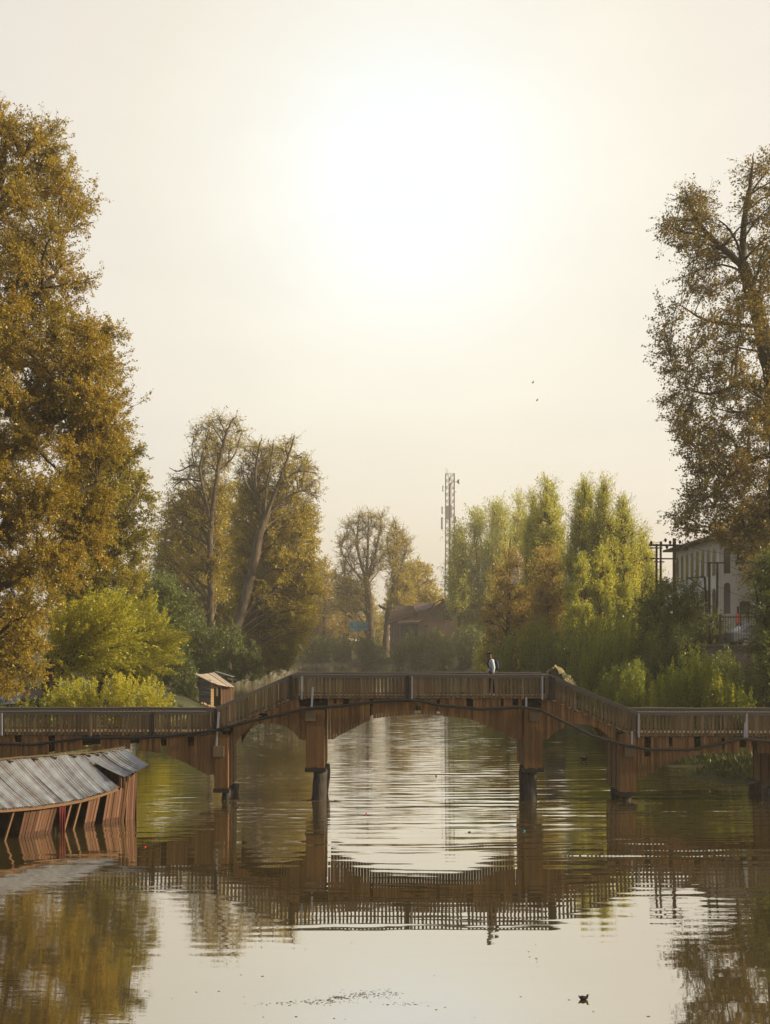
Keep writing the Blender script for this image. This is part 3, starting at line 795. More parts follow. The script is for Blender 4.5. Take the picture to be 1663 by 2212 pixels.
def make_bush(name, label, cat, d, bases, poly, nshoot, leafm, seed, group=None, leaf=0.14, per=60, depth=2.0, bark=None, stemr=0.02, rise=0.15, spread=0.16, t0=0.2, top=0.0, trunk=None, ratio=0.4, nside=0):
    """stems radiate from the base points to points of the outline; leaves sit along the stems"""
    rg = np.random.default_rng(seed)
    q = sample_poly(poly, nshoot, rg)
    if top > 0:                                   # favour tips near the upper outline
        extra = sample_poly(poly, nshoot * 2, rg)
        pa = np.concatenate([q, extra]); o = np.argsort(pa[:, 1] + rg.normal(0, (pa[:, 1].max() - pa[:, 1].min()) * (1 - top), len(pa)))
        q = pa[o[:nshoot]]
    per = int(per * 2.1)
    n = len(q)
    dep = rg.uniform(-1, 1, n) * depth
    B = np.array([P(b[0], b[1], d) for b in bases])
    q = q.copy(); hh = q[:, 1].max() - q[:, 1].min(); up_ = (rg.random(n) < 0.16) & (q[:, 1] < q[:, 1].min() + 0.55 * hh); q[up_, 1] -= rg.uniform(0.03, 0.16, up_.sum()) * hh
    E = np.array([P(a, b, d + e) for (a, b), e in zip(q, dep)])
    bd = np.abs(B[None, :, 0] - E[:, None, 0]) + rg.random((n, len(B))) * 1.2
    A = B[bd.argmin(1)].copy(); A += rg.normal(0, 0.12, A.shape); A[:, 1] += dep * 0.25
    L = np.linalg.norm(E - A, axis=1)
    bend = rg.normal(0, 0.03, A.shape) * L[:, None]; bend[:, 2] += rise * L * 0.4
    # stems leave sideways and turn upwards
    hv = E - A; hv[:, 2] = 0; bend += hv * rise * 0.5
    k = 8
    ST = curves(A, E, k, bend, 0.006, rg)
    tk = np.linspace(0, 1, k)[None]
    rr = np.clip(L / 5, 0.5, 2)[:, None] * stemr * (1 - 0.8 * tk)
    parts = [tubes(ST, rr, 4)]
    if trunk:
        for (path, r0, r1) in trunk:
            c = catmull([P(a, b, d) for a, b in path], 4); c[1:-1] += rg.normal(0, r0 * 0.08, (len(c) - 2, 3))
            parts.append(tubes(c[None], np.linspace(r0, r1, len(c))[None], 9))
    f = rg.uniform(t0, 1.0, (n, per)); fi = f * (k - 1); i0 = np.minimum(fi.astype(int), k - 2); fr = (fi - i0)[..., None]
    idn = np.arange(n)[:, None]
    p0, p1 = ST[idn, i0], ST[idn, i0 + 1]
    sp = (spread * (1.15 - f))[..., None] * np.clip(L / 4, 0.6, 1.6)[:, None, None]
    pos = (p0 * (1 - fr) + p1 * fr + rg.normal(0, 1, (n, per, 3)) * sp).reshape(-1, 3)
    ax = unit(p1 - p0).reshape(-1, 3)
    lv, lf = leaves(pos, ax * 1.1, leaf * 0.72, rg, ratio)
    base = A.mean(0)
    root = empty(name, base, label, cat, group)
    tv, tf = merge(parts)
    link_mesh("stem", np_mesh("stem", tv, tf, np.full(len(tf), 0.5), True), bark or M['bark'], root)
    sr = np.repeat(np.clip(rg.normal(0.5, 0.2, n), 0, 1), per)
    NLEAF[0] += len(lf)
    link_mesh("foliage", np_mesh("foliage", lv, lf, np.clip(sr * 0.5 + rg.random(len(lf)) * 0.5, 0, 1)), leafm, root)
    return root

# ------------------------------------------------------------------ trees
G_TALL = "big plane trees on the river banks"
# the huge tree filling the left edge
make_tree("plane_tree", "huge bronze leaved tree filling the left edge behind the footbridge", "tree", 56,
    [([(-70, 1530), (-72, 1380), (-64, 1150), (-70, 900), (-55, 700), (-62, 480), (-40, 300), (-30, 180)], 1.0, 0.10),
     ([(-66, 1100), (0, 1000), (90, 930), (170, 880)], 0.38, 0.07),
     ([(-60, 760), (0, 690), (70, 640), (120, 590)], 0.34, 0.06),
     ([(-60, 560), (-10, 470), (30, 390), (90, 340)], 0.30, 0.05),
     ([(-62, 500), (-5, 410), (10, 320), (8, 240)], 0.26, 0.04),
     ([(-66, 1220), (40, 1120), (140, 1080), (210, 1040)], 0.34, 0.06),
     ([(-66, 1300), (0, 1270), (60, 1240), (120, 1200)], 0.28, 0.05),
     ([(-66, 900), (-160, 800), (-220, 650)], 0.4, 0.08), ([(-66, 1150), (-190, 1050), (-270, 950)], 0.4, 0.08)],
    [([(-120, 330), (-60, 190), (-10, 190), (22, 235), (30, 290), (95, 262), (132, 282), (148, 345), (172, 360), (150, 410), (195, 395), (200, 425), (178, 500), (120, 520), (140, 560), (190, 590), (192, 630), (140, 660), (-120, 640)], 46, 37, 0.8),
     ([(-200, 640), (120, 640), (150, 665), (185, 690), (260, 705), (276, 750), (268, 830), (290, 900), (280, 970), (240, 1010), (-260, 1010)], 76, 41, 1.25),
     ([(-270, 1000), (240, 1000), (250, 1060), (240, 1180), (200, 1240), (130, 1290), (100, 1360), (90, 1440), (40, 1500), (-120, 1500), (-240, 1350)], 66, 44, 1.4)],
    M['bark'], M['leaf_gold'], 11, G_TALL, leaf=0.185, nb=9, nt=8, nl=8, depth=4.5, up=0.5, bias=(0.25, 0, 0.15), twig=0.85)
make_tree("plane_tree", "bronze leaved tree just right of the huge left edge tree, behind the willows", "tree", 78,
    [([(215, 1460), (220, 1340), (215, 1200), (225, 1080), (215, 960)], 0.75, 0.10), ([(218, 1200), (260, 1120), (300, 1060)], 0.3, 0.06), ([(218, 1250), (170, 1150), (140, 1080)], 0.3, 0.06)],
    [([(150, 960), (240, 900), (290, 960), (315, 985), (300, 1020), (335, 1060), (322, 1110), (318, 1200), (305, 1290), (330, 1380), (330, 1460), (110, 1460), (110, 1200)], 66, 38, 1.2)],
    M['bark'], M['leaf_golddark'], 12, G_TALL, leaf=0.26, nb=8, nt=7, nl=7, depth=4.5, up=0.5, bias=(0.1, 0, 0), twig=1.0)
# the two tall pale trunked trees
make_tree("plane_tree", "tall forked tree with a pale upright trunk standing left of the leaning one", "tree", 138,
    [([(452, 1450), (455, 1330), (452, 1200), (458, 1110), (468, 1030), (482, 960), (498, 915), (512, 898)], 0.50, 0.06),
     ([(456, 1130), (440, 1060), (432, 1010), (444, 960), (452, 925)], 0.28, 0.05), ([(434, 1010), (415, 1005), (385, 1018), (365, 1010)], 0.15, 0.04),
     ([(436, 1040), (400, 1035), (372, 1055)], 0.15, 0.04), ([(470, 1020), (505, 985), (520, 940)], 0.15, 0.04)],
    [([(405, 945), (440, 900), (525, 892), (530, 960), (500, 1010), (470, 1060), (430, 1040), (385, 1060), (360, 1050), (385, 1025), (410, 1005)], 28, 20, 0.22),
     ([(375, 1050), (500, 1040), (510, 1160), (325, 1190), (340, 1100)], 28, 28, 0.6),
     ([(325, 1160), (510, 1150), (500, 1300), (400, 1330), (330, 1300)], 18, 30, 0.7)],
    M['bark_pale'], M['leaf_yellow'], 13, G_TALL, behind=0.7, leaf=0.36, nb=8, nt=7, nl=7, depth=6, up=0.6, twig=1.5, twigr=0.025)
make_tree("plane_tree", "tall leaning tree with pale spreading limbs over the far left bank", "tree", 128,
    [([(494, 1460), (508, 1380), (525, 1310), (545, 1230), (560, 1160), (575, 1112)], 0.68, 0.44),
     ([(572, 1125), (592, 1070), (614, 1010), (628, 970), (636, 940)], 0.27, 0.05), ([(570, 1130), (556, 1080), (552, 1020), (560, 965), (566, 945)], 0.24, 0.05),
     ([(572, 1120), (575, 1060), (585, 1000), (590, 955)], 0.2, 0.04), ([(580, 1110), (620, 1075), (660, 1060), (690, 1085)], 0.2, 0.04),
     ([(600, 1050), (640, 1020), (685, 1022)], 0.14, 0.03), ([(556, 1080), (530, 1040), (520, 1000)], 0.16, 0.04), ([(540, 1260), (590, 1230), (650, 1240)], 0.18, 0.04)],
    [([(510, 1040), (530, 960), (560, 943), (592, 958), (630, 938), (642, 975), (686, 1010), (692, 1060), (680, 1090), (600, 1100), (520, 1090)], 46, 21, 0.26),
     ([(500, 1090), (690, 1080), (690, 1180), (500, 1180)], 28, 26, 0.6),
     ([(500, 1170), (682, 1180), (693, 1270), (684, 1340), (655, 1390), (630, 1440), (555, 1465), (505, 1465)], 46, 30, 1.25)],
    M['bark_pale'], M['leaf_yellow'], 14, G_TALL, behind=0.95, leaf=0.34, nb=8, nt=7, nl=7, depth=5, up=0.5, bias=(0, 0, -0.05), twig=1.4, twigr=0.025)
make_tree("plane_tree", "broad olive crowned tree filling in behind the two pale trunked trees", "tree", 156,
    [([(520, 1450), (518, 1350), (522, 1250), (520, 1150), (525, 1090)], 0.7, 0.12), ([(520, 1280), (430, 1200), (390, 1140)], 0.4, 0.08), ([(521, 1260), (600, 1190), (640, 1140)], 0.4, 0.08)],
    [([(322, 1200), (345, 1120), (400, 1065), (470, 1040), (540, 1035), (620, 1065), (684, 1110), (692, 1250), (688, 1340), (650, 1400), (620, 1450), (340, 1450), (322, 1320)], 120, 29, 1.0)],
    M['bark'], M['leaf_golddark'], 16, G_TALL, leaf=0.38, nb=8, nt=7, nl=7, depth=5, up=0.5, twig=1.5, twigr=0.025)
# the dark tree at the right edge
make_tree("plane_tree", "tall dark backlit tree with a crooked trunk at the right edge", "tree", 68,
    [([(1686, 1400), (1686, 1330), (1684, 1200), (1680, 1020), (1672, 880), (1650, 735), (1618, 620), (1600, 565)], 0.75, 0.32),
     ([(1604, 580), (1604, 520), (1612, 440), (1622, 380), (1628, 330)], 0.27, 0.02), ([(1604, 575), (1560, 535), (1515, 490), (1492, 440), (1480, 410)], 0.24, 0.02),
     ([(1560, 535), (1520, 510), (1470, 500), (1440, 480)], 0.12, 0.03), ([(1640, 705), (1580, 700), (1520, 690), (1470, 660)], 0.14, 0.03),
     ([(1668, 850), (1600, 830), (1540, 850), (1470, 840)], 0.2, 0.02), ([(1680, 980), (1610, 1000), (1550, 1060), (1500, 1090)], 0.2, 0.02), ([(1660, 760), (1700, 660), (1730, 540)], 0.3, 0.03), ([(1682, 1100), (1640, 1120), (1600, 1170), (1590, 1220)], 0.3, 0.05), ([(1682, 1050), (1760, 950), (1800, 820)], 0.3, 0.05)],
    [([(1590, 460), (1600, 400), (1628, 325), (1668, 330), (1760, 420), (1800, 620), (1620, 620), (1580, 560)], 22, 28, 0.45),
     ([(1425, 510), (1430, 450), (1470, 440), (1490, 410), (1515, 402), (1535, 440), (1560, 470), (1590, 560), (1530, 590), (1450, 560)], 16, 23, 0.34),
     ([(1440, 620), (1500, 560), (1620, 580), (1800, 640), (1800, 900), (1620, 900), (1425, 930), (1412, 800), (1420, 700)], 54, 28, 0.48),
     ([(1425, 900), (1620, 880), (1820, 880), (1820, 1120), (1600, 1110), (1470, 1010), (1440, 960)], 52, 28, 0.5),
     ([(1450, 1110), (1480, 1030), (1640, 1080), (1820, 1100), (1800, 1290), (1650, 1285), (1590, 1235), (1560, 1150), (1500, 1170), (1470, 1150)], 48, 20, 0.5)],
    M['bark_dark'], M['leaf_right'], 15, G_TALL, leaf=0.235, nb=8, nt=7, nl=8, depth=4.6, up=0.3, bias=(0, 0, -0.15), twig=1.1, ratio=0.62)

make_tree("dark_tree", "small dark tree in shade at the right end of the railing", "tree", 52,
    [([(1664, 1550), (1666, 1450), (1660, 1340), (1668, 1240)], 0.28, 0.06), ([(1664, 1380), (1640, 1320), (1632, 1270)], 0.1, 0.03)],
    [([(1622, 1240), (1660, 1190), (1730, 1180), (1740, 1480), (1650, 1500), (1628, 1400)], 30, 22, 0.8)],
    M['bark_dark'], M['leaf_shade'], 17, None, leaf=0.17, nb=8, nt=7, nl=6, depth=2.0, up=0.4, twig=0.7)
# far trees at the bend
G_FAR = "trees at the bend of the river"
make_tree("bare_tree", "half bare tree with upright limbs on the far bank left of the brick house", "tree", 262,
    [([(803, 1418), (800, 1350), (796, 1300), (790, 1245)], 1.15, 0.7), ([(790, 1250), (775, 1200), (772, 1150), (778, 1112)], 0.4, 0.08), ([(790, 1250), (795, 1180), (795, 1110)], 0.4, 0.08),
     ([(792, 1250), (812, 1190), (822, 1130), (820, 1112)], 0.4, 0.08), ([(788, 1260), (755, 1220), (735, 1190)], 0.3, 0.08), ([(794, 1290), (760, 1275), (728, 1275)], 0.3, 0.08), ([(794, 1252), (808, 1225), (815, 1222)], 0.4, 0.1)],
    [([(724, 1195), (735, 1135), (770, 1106), (820, 1106), (840, 1140), (835, 1230), (800, 1250), (735, 1240)], 34, 14, 0.30), ([(715, 1240), (800, 1250), (790, 1330), (715, 1320)], 14, 18, 0.7)],
    M['bark'], M['leaf_yellow'], 21, G_FAR, leaf=0.5, nb=9, nt=6, nl=5, depth=6, up=0.9, bias=(0, 0, 0.6), twig=2.4, twigr=0.045)
make_tree("bare_tree", "second half bare tree with a stubbed side limb right beside the brick house", "tree", 255,
    [([(832, 1418), (836, 1340), (845, 1290), (852, 1250), (858, 1190), (856, 1140)], 0.8, 0.1), ([(845, 1290), (862, 1240), (876, 1190)], 0.3, 0.08), ([(838, 1318), (825, 1312), (818, 1306)], 0.4, 0.2), ([(852, 1240), (838, 1190), (836, 1150)], 0.3, 0.07)],
    [([(828, 1180), (845, 1125), (870, 1150), (888, 1190), (880, 1240), (840, 1250)], 20, 13, 0.35), ([(840, 1240), (890, 1240), (895, 1320), (840, 1320)], 10, 18, 0.9)],
    M['bark'], M['leaf_yellow'], 22, G_FAR, leaf=0.5, nb=9, nt=6, nl=5, depth=6, up=0.9, bias=(0, 0, 0.6), twig=2.4, twigr=0.045)
make_tree("golden_tree", "rounded golden tree rising behind the roof of the brick house", "tree", 275,
    [([(905, 1400), (905, 1330), (905, 1260), (902, 1220)], 0.6, 0.1)],
    [([(845, 1260), (880, 1215), (915, 1210), (945, 1260), (948, 1330), (850, 1380), (830, 1320)], 34, 22, 1.2)],
    M['bark'], M['leaf_yellow'], 23, G_FAR, leaf=0.62, nb=7, nt=6, nl=6, depth=8, up=0.5, twig=2.2, twigr=0.04)
for i, (xc, yt, hw, dd, nm, lm, lab) in enumerate([
        (700, 1205, 30, 285, "hazy_tree", 'leaf_russet', "hazy brownish tree in the gap right of the leaning tree"),
        (748, 1255, 34, 300, "hazy_tree", 'leaf_gold', "low hazy tree behind the bare tree on the far bank"),
        (672, 1225, 30, 300, "hazy_tree", 'leaf_golddark', "hazy tree half hidden by the crown of the leaning tree"),
        (795, 1290, 30, 320, "hazy_tree", 'leaf_yellow', "pale golden tree low behind the bare tree trunks"),
        (945, 1290, 26, 310, "hazy_tree", 'leaf_gold', "low hazy tree at the foot of the lattice mast"),
        (500, 1165, 34, 225, "bank_tree", 'leaf_golddark', "olive tree on the left bank showing dimly between the two pale trunks"),
        (542, 1150, 34, 215, "bank_tree", 'leaf_golddark', "olive tree on the left bank hidden behind the leaning trunk"),
        (578, 1160, 32, 242, "bank_tree", 'leaf_golddark', "farther olive tree on the left bank right behind the leaning tree")]):
    make_tree(nm, lab, "tree", dd, [([(xc, 1415), (xc, 1340), (xc + 2, (yt + 1400) / 2 - 30), (xc, yt + 15)], 0.5, 0.1)],
        [([(xc - hw * .5, yt + 15), (xc, yt), (xc + hw * .6, yt + 20), (xc + hw, yt + 70), (xc + hw, 1410), (xc - hw, 1410), (xc - hw, yt + 60)], 24, 20, 0.8)],
        M['bark'], M[lm], 30 + i, G_FAR if nm == "hazy_tree" else None, leaf=0.65, nb=7, nt=6, nl=5, depth=7, up=0.6, bias=(0, 0, 0.3), twig=2.3, twigr=0.04)

# poplars on the right bank
G_POP = "poplars behind the right bank"
POP = [(992, 1148, 15, 1380, 215, 'leaf_poplar', 0.62, "slim thin poplar beside the lattice mast, leftmost of the row"),
       (1032, 1100, 30, 1420, 222, 'leaf_poplar', 0.62, "airy grey green poplar second from the lattice mast"),
       (1076, 1084, 28, 1400, 215, 'leaf_poplar', 0.62, "airy poplar rising left above the russet tree"),
       (1120, 1080, 24, 1380, 222, 'leaf_poplar', 0.62, "poplar straight above the pink pointed dome"),
       (1183, 1030, 36, 1420, 128, 'leaf_poplar', 0.95, "tallest dense spire shaped poplar of the row"),
       (1152, 1068, 20, 1380, 132, 'leaf_poplar', 0.55, "slender leaning poplar close left of the tallest one"),
       (1262, 1050, 34, 1420, 108, 'leaf_poplar', 0.75, "open crowned poplar first right of the tallest poplar"),
       (1304, 1046, 30, 1430, 104, 'leaf_poplar', 0.8, "sunlit tall poplar in the middle of the right hand clump"),
       (1346, 1078, 32, 1440, 106, 'leaf_poplar', 0.8, "sunlit poplar right of the clump, sloping to the utility poles"),
       (1386, 1158, 26, 1430, 112, 'leaf_poplar', 0.7, "shorter rounded poplar beside the utility poles")]
for i, (xc, yt, hw, yb, dd, lm, den, lab) in enumerate(POP):
    h = yb - yt
    poly = [(xc - 5, yt), (xc + 5, yt), (xc + hw * .5, yt + h * .10), (xc + hw * .9, yt + h * .28), (xc + hw * 1.25, yt + h * .5), (xc + hw * 1.2, yb - 40), (xc - hw * 1.2, yb - 40), (xc - hw * 1.25, yt + h * .5), (xc - hw * .8, yt + h * .25), (xc - hw * .45, yt + h * .1)]
    sp = dd / 120
    make_tree("poplar", lab, "tree", dd,
        [([(xc, yb), (xc + 2, yb - h * .4), (xc - 2, yb - h * .7), (xc, yt + 6)], 0.38, 0.04), ([(xc, yb - h * .25), (xc + hw * .5, yb - h * .45), (xc + hw * .55, yt + h * .22)], 0.2, 0.03), ([(xc, yb - h * .3), (xc - hw * .5, yb - h * .5), (xc - hw * .5, yt + h * .25)], 0.2, 0.03)],
        [(poly, 60, 9, den * .8)], M['bark'], M[lm], 50 + i, G_POP, leaf=0.27 * sp, nb=8, nt=6, nl=6, depth=2.4 * sp, up=2.4, bias=(0, 0, 1.6), twig=1.7 * sp, twigr=0.018)
for i, (xc, yt, hw, lab) in enumerate([(1254, 1195, 20, "golden lit young poplar, leftmost of the three below the sunlit poplars"), (1300, 1160, 24, "golden lit young poplar in the middle of the three below the sunlit poplars"), (1346, 1175, 22, "golden lit young poplar nearest the utility poles of the three")]):
    make_tree("poplar", lab, "tree", 99 + 2 * i, [([(xc, 1480), (xc, 1380), (xc + 2, 1280), (xc, yt + 10)], 0.2, 0.03), ([(xc, 1440), (xc + hw * .6, 1330), (xc + hw * .6, yt + 60)], 0.1, 0.02)],
        [([(xc - 3, yt), (xc + 4, yt + 4), (xc + hw * .7, yt + 50), (xc + hw * 1.2, yt + 130), (xc + hw, 1430), (xc - hw, 1430), (xc - hw * 1.2, yt + 120), (xc - hw * .6, yt + 45)], 36, 10, 0.68)],
        M['bark'], M['leaf_poplar'], 161 + i, G_POP, leaf=0.2, nb=8, nt=6, nl=7, depth=1.8, up=2.2, bias=(0, 0, 1.0), twig=0.8)
# russet trees around the dome
G_RUS = "russet trees behind the right bank"
make_tree("russet_tree", "russet brown pointed tree in front of the pink dome", "tree", 120,
    [([(1098, 1470), (1098, 1350), (1100, 1250), (1102, 1165)], 0.4, 0.06)],
    [([(1102, 1150), (1128, 1195), (1122, 1240), (1165, 1320), (1150, 1440), (1035, 1440), (1045, 1320), (1062, 1250), (1078, 1200)], 44, 14, 0.6)],
    M['bark'], M['leaf_russet'], 62, G_RUS, leaf=0.3, nb=8, nt=6, nl=6, depth=3.5, up=0.7, bias=(0, 0, 0.2), twig=1.2, twigr=0.02)
make_tree("russet_tree", "russet tree standing right of the pink dome under the tallest poplar", "tree", 116,
    [([(1182, 1470), (1182, 1350), (1180, 1240)], 0.4, 0.06)],
    [([(1150, 1250), (1165, 1185), (1195, 1190), (1222, 1230), (1228, 1330), (1220, 1430), (1150, 1430), (1142, 1330)], 38, 17, 0.62)],
    M['bark'], M['leaf_russet'], 63, G_RUS, leaf=0.3, nb=8, nt=6, nl=6, depth=3.5, up=0.7, bias=(0, 0, 0.1), twig=1.2, twigr=0.02)
make_tree("shrubby_tree", "brownish thin tree between the utility poles and the white building", "tree", 71,
    [([(1450, 1470), (1458, 1380), (1470, 1290)], 0.25, 0.04), ([(1455, 1400), (1490, 1340), (1510, 1300)], 0.15, 0.03), ([(1452, 1420), (1420, 1340), (1400, 1300)], 0.15, 0.03)],
    [([(1380, 1290), (1440, 1250), (1500, 1270), (1545, 1330), (1550, 1460), (1380, 1470)], 44, 20, 0.85)],
    M['bark_dark'], M['leaf_shade'], 64, None, leaf=0.19, nb=8, nt=6, nl=6, depth=2.6, up=0.7, bias=(0, 0, 0.3), twig=0.8)
make_tree("shrubby_tree", "dark leaved little tree beside the iron fence, left of its end", "tree", 63,
    [([(1525, 1520), (1530, 1420), (1545, 1340)], 0.2, 0.04)],
    [([(1470, 1380), (1520, 1320), (1560, 1335), (1570, 1400), (1560, 1520), (1470, 1520)], 24, 20, 0.6)],
    M['bark_dark'], M['leaf_shade'], 65, None, leaf=0.15, nb=8, nt=6, nl=6, depth=2, up=0.6, bias=(0, 0, 0.3), twig=0.7)

# willows and bushes
G_WIL = "pollard willows on the left bank"
make_bush("willow", "large bright yellow green willow fanning out of a dark pollard trunk", "tree", 66, [(128, 1440), (112, 1445)],
    [(100, 1420), (110, 1300), (170, 1290), (250, 1262), (295, 1290), (330, 1320), (352, 1400), (345, 1450), (250, 1500), (130, 1490)], 250, M['leaf_willow'], 71, G_WIL, leaf=0.20, per=120, depth=2.6, bark=M['bark_dark'], stemr=0.018, rise=0.22, spread=0.22, t0=0.22, top=0.35,
    trunk=[([(108, 1530), (110, 1490), (118, 1450), (120, 1425)], 0.55, 0.62)])
make_bush("willow", "yellow green willow leaning right toward the dark thicket and hut", "tree", 76, [(225, 1460), (250, 1455)],
    [(240, 1440), (280, 1330), (325, 1262), (345, 1310), (385, 1330), (412, 1370), (415, 1420), (395, 1455), (330, 1500), (250, 1490)], 210, M['leaf_willow'], 72, G_WIL, leaf=0.21, per=115, depth=2.6, bark=M['bark_dark'], stemr=0.018, rise=0.18, spread=0.22, t0=0.2, top=0.3,
    trunk=[([(215, 1530), (216, 1490), (222, 1455)], 0.36, 0.42)])
G_LB = "low bushes along the left bank"
make_bush("bush", "low bright green bush behind the left railing, right below the willows", "bush", 61, [(200, 1560), (260, 1560), (320, 1560), (150, 1560), (105, 1560)],
    [(80, 1530), (95, 1480), (150, 1462), (230, 1455), (300, 1450), (345, 1470), (378, 1495), (380, 1560), (80, 1560)], 300, M['leaf_willow'], 73, G_LB, leaf=0.17, per=75, depth=2.2, stemr=0.012, rise=0.2, spread=0.2, t0=0.1)
make_bush("bush", "small dull green bush beside the grey sheet at the left edge", "bush", 60, [(60, 1570), (100, 1570), (20, 1570)],
    [(-40, 1545), (20, 1520), (60, 1500), (110, 1505), (130, 1560), (120, 1590), (-40, 1590)], 120, M['leaf_fresh'], 74, G_LB, leaf=0.16, per=60, depth=1.6, stemr=0.012, rise=0.2, spread=0.2, t0=0.1)
G_DK = "dark thickets under the left trees"
make_bush("thicket", "dark green thicket left behind the small wooden hut", "bush", 112, [(350, 1480), (400, 1490), (440, 1480)],
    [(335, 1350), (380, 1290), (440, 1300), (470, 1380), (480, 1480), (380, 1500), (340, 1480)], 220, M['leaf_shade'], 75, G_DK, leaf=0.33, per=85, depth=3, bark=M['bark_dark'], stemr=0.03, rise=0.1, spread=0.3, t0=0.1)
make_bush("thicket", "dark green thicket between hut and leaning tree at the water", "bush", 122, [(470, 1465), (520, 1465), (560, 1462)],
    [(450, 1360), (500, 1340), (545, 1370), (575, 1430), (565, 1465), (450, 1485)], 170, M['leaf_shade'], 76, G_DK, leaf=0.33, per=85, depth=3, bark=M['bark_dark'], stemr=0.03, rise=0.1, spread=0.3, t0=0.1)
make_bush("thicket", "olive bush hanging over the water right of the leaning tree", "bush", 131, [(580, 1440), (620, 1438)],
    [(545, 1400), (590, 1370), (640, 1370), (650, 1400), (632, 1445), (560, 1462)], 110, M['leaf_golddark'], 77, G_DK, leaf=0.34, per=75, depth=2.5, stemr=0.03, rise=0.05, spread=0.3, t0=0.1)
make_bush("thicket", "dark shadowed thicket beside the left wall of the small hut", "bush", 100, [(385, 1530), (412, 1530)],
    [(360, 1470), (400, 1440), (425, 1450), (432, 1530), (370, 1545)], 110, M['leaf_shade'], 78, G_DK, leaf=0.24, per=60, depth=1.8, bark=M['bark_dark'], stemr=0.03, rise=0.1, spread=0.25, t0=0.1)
make_tree("thicket_tree", "dark crowned tree behind both willows and left of the pale trunk", "tree", 104,
    [([(300, 1480), (302, 1380), (306, 1290)], 0.4, 0.08), ([(300, 1400), (350, 1340), (380, 1300)], 0.2, 0.05)],
    [([(280, 1300), (320, 1240), (370, 1250), (410, 1300), (420, 1450), (290, 1470)], 40, 26, 1.2)], M['bark_dark'], M['leaf_shade'], 79, None, leaf=0.32, nb=8, nt=6, nl=6, depth=3.5, up=0.5, twig=1.1)
G_RB = "bushes along the right bank"
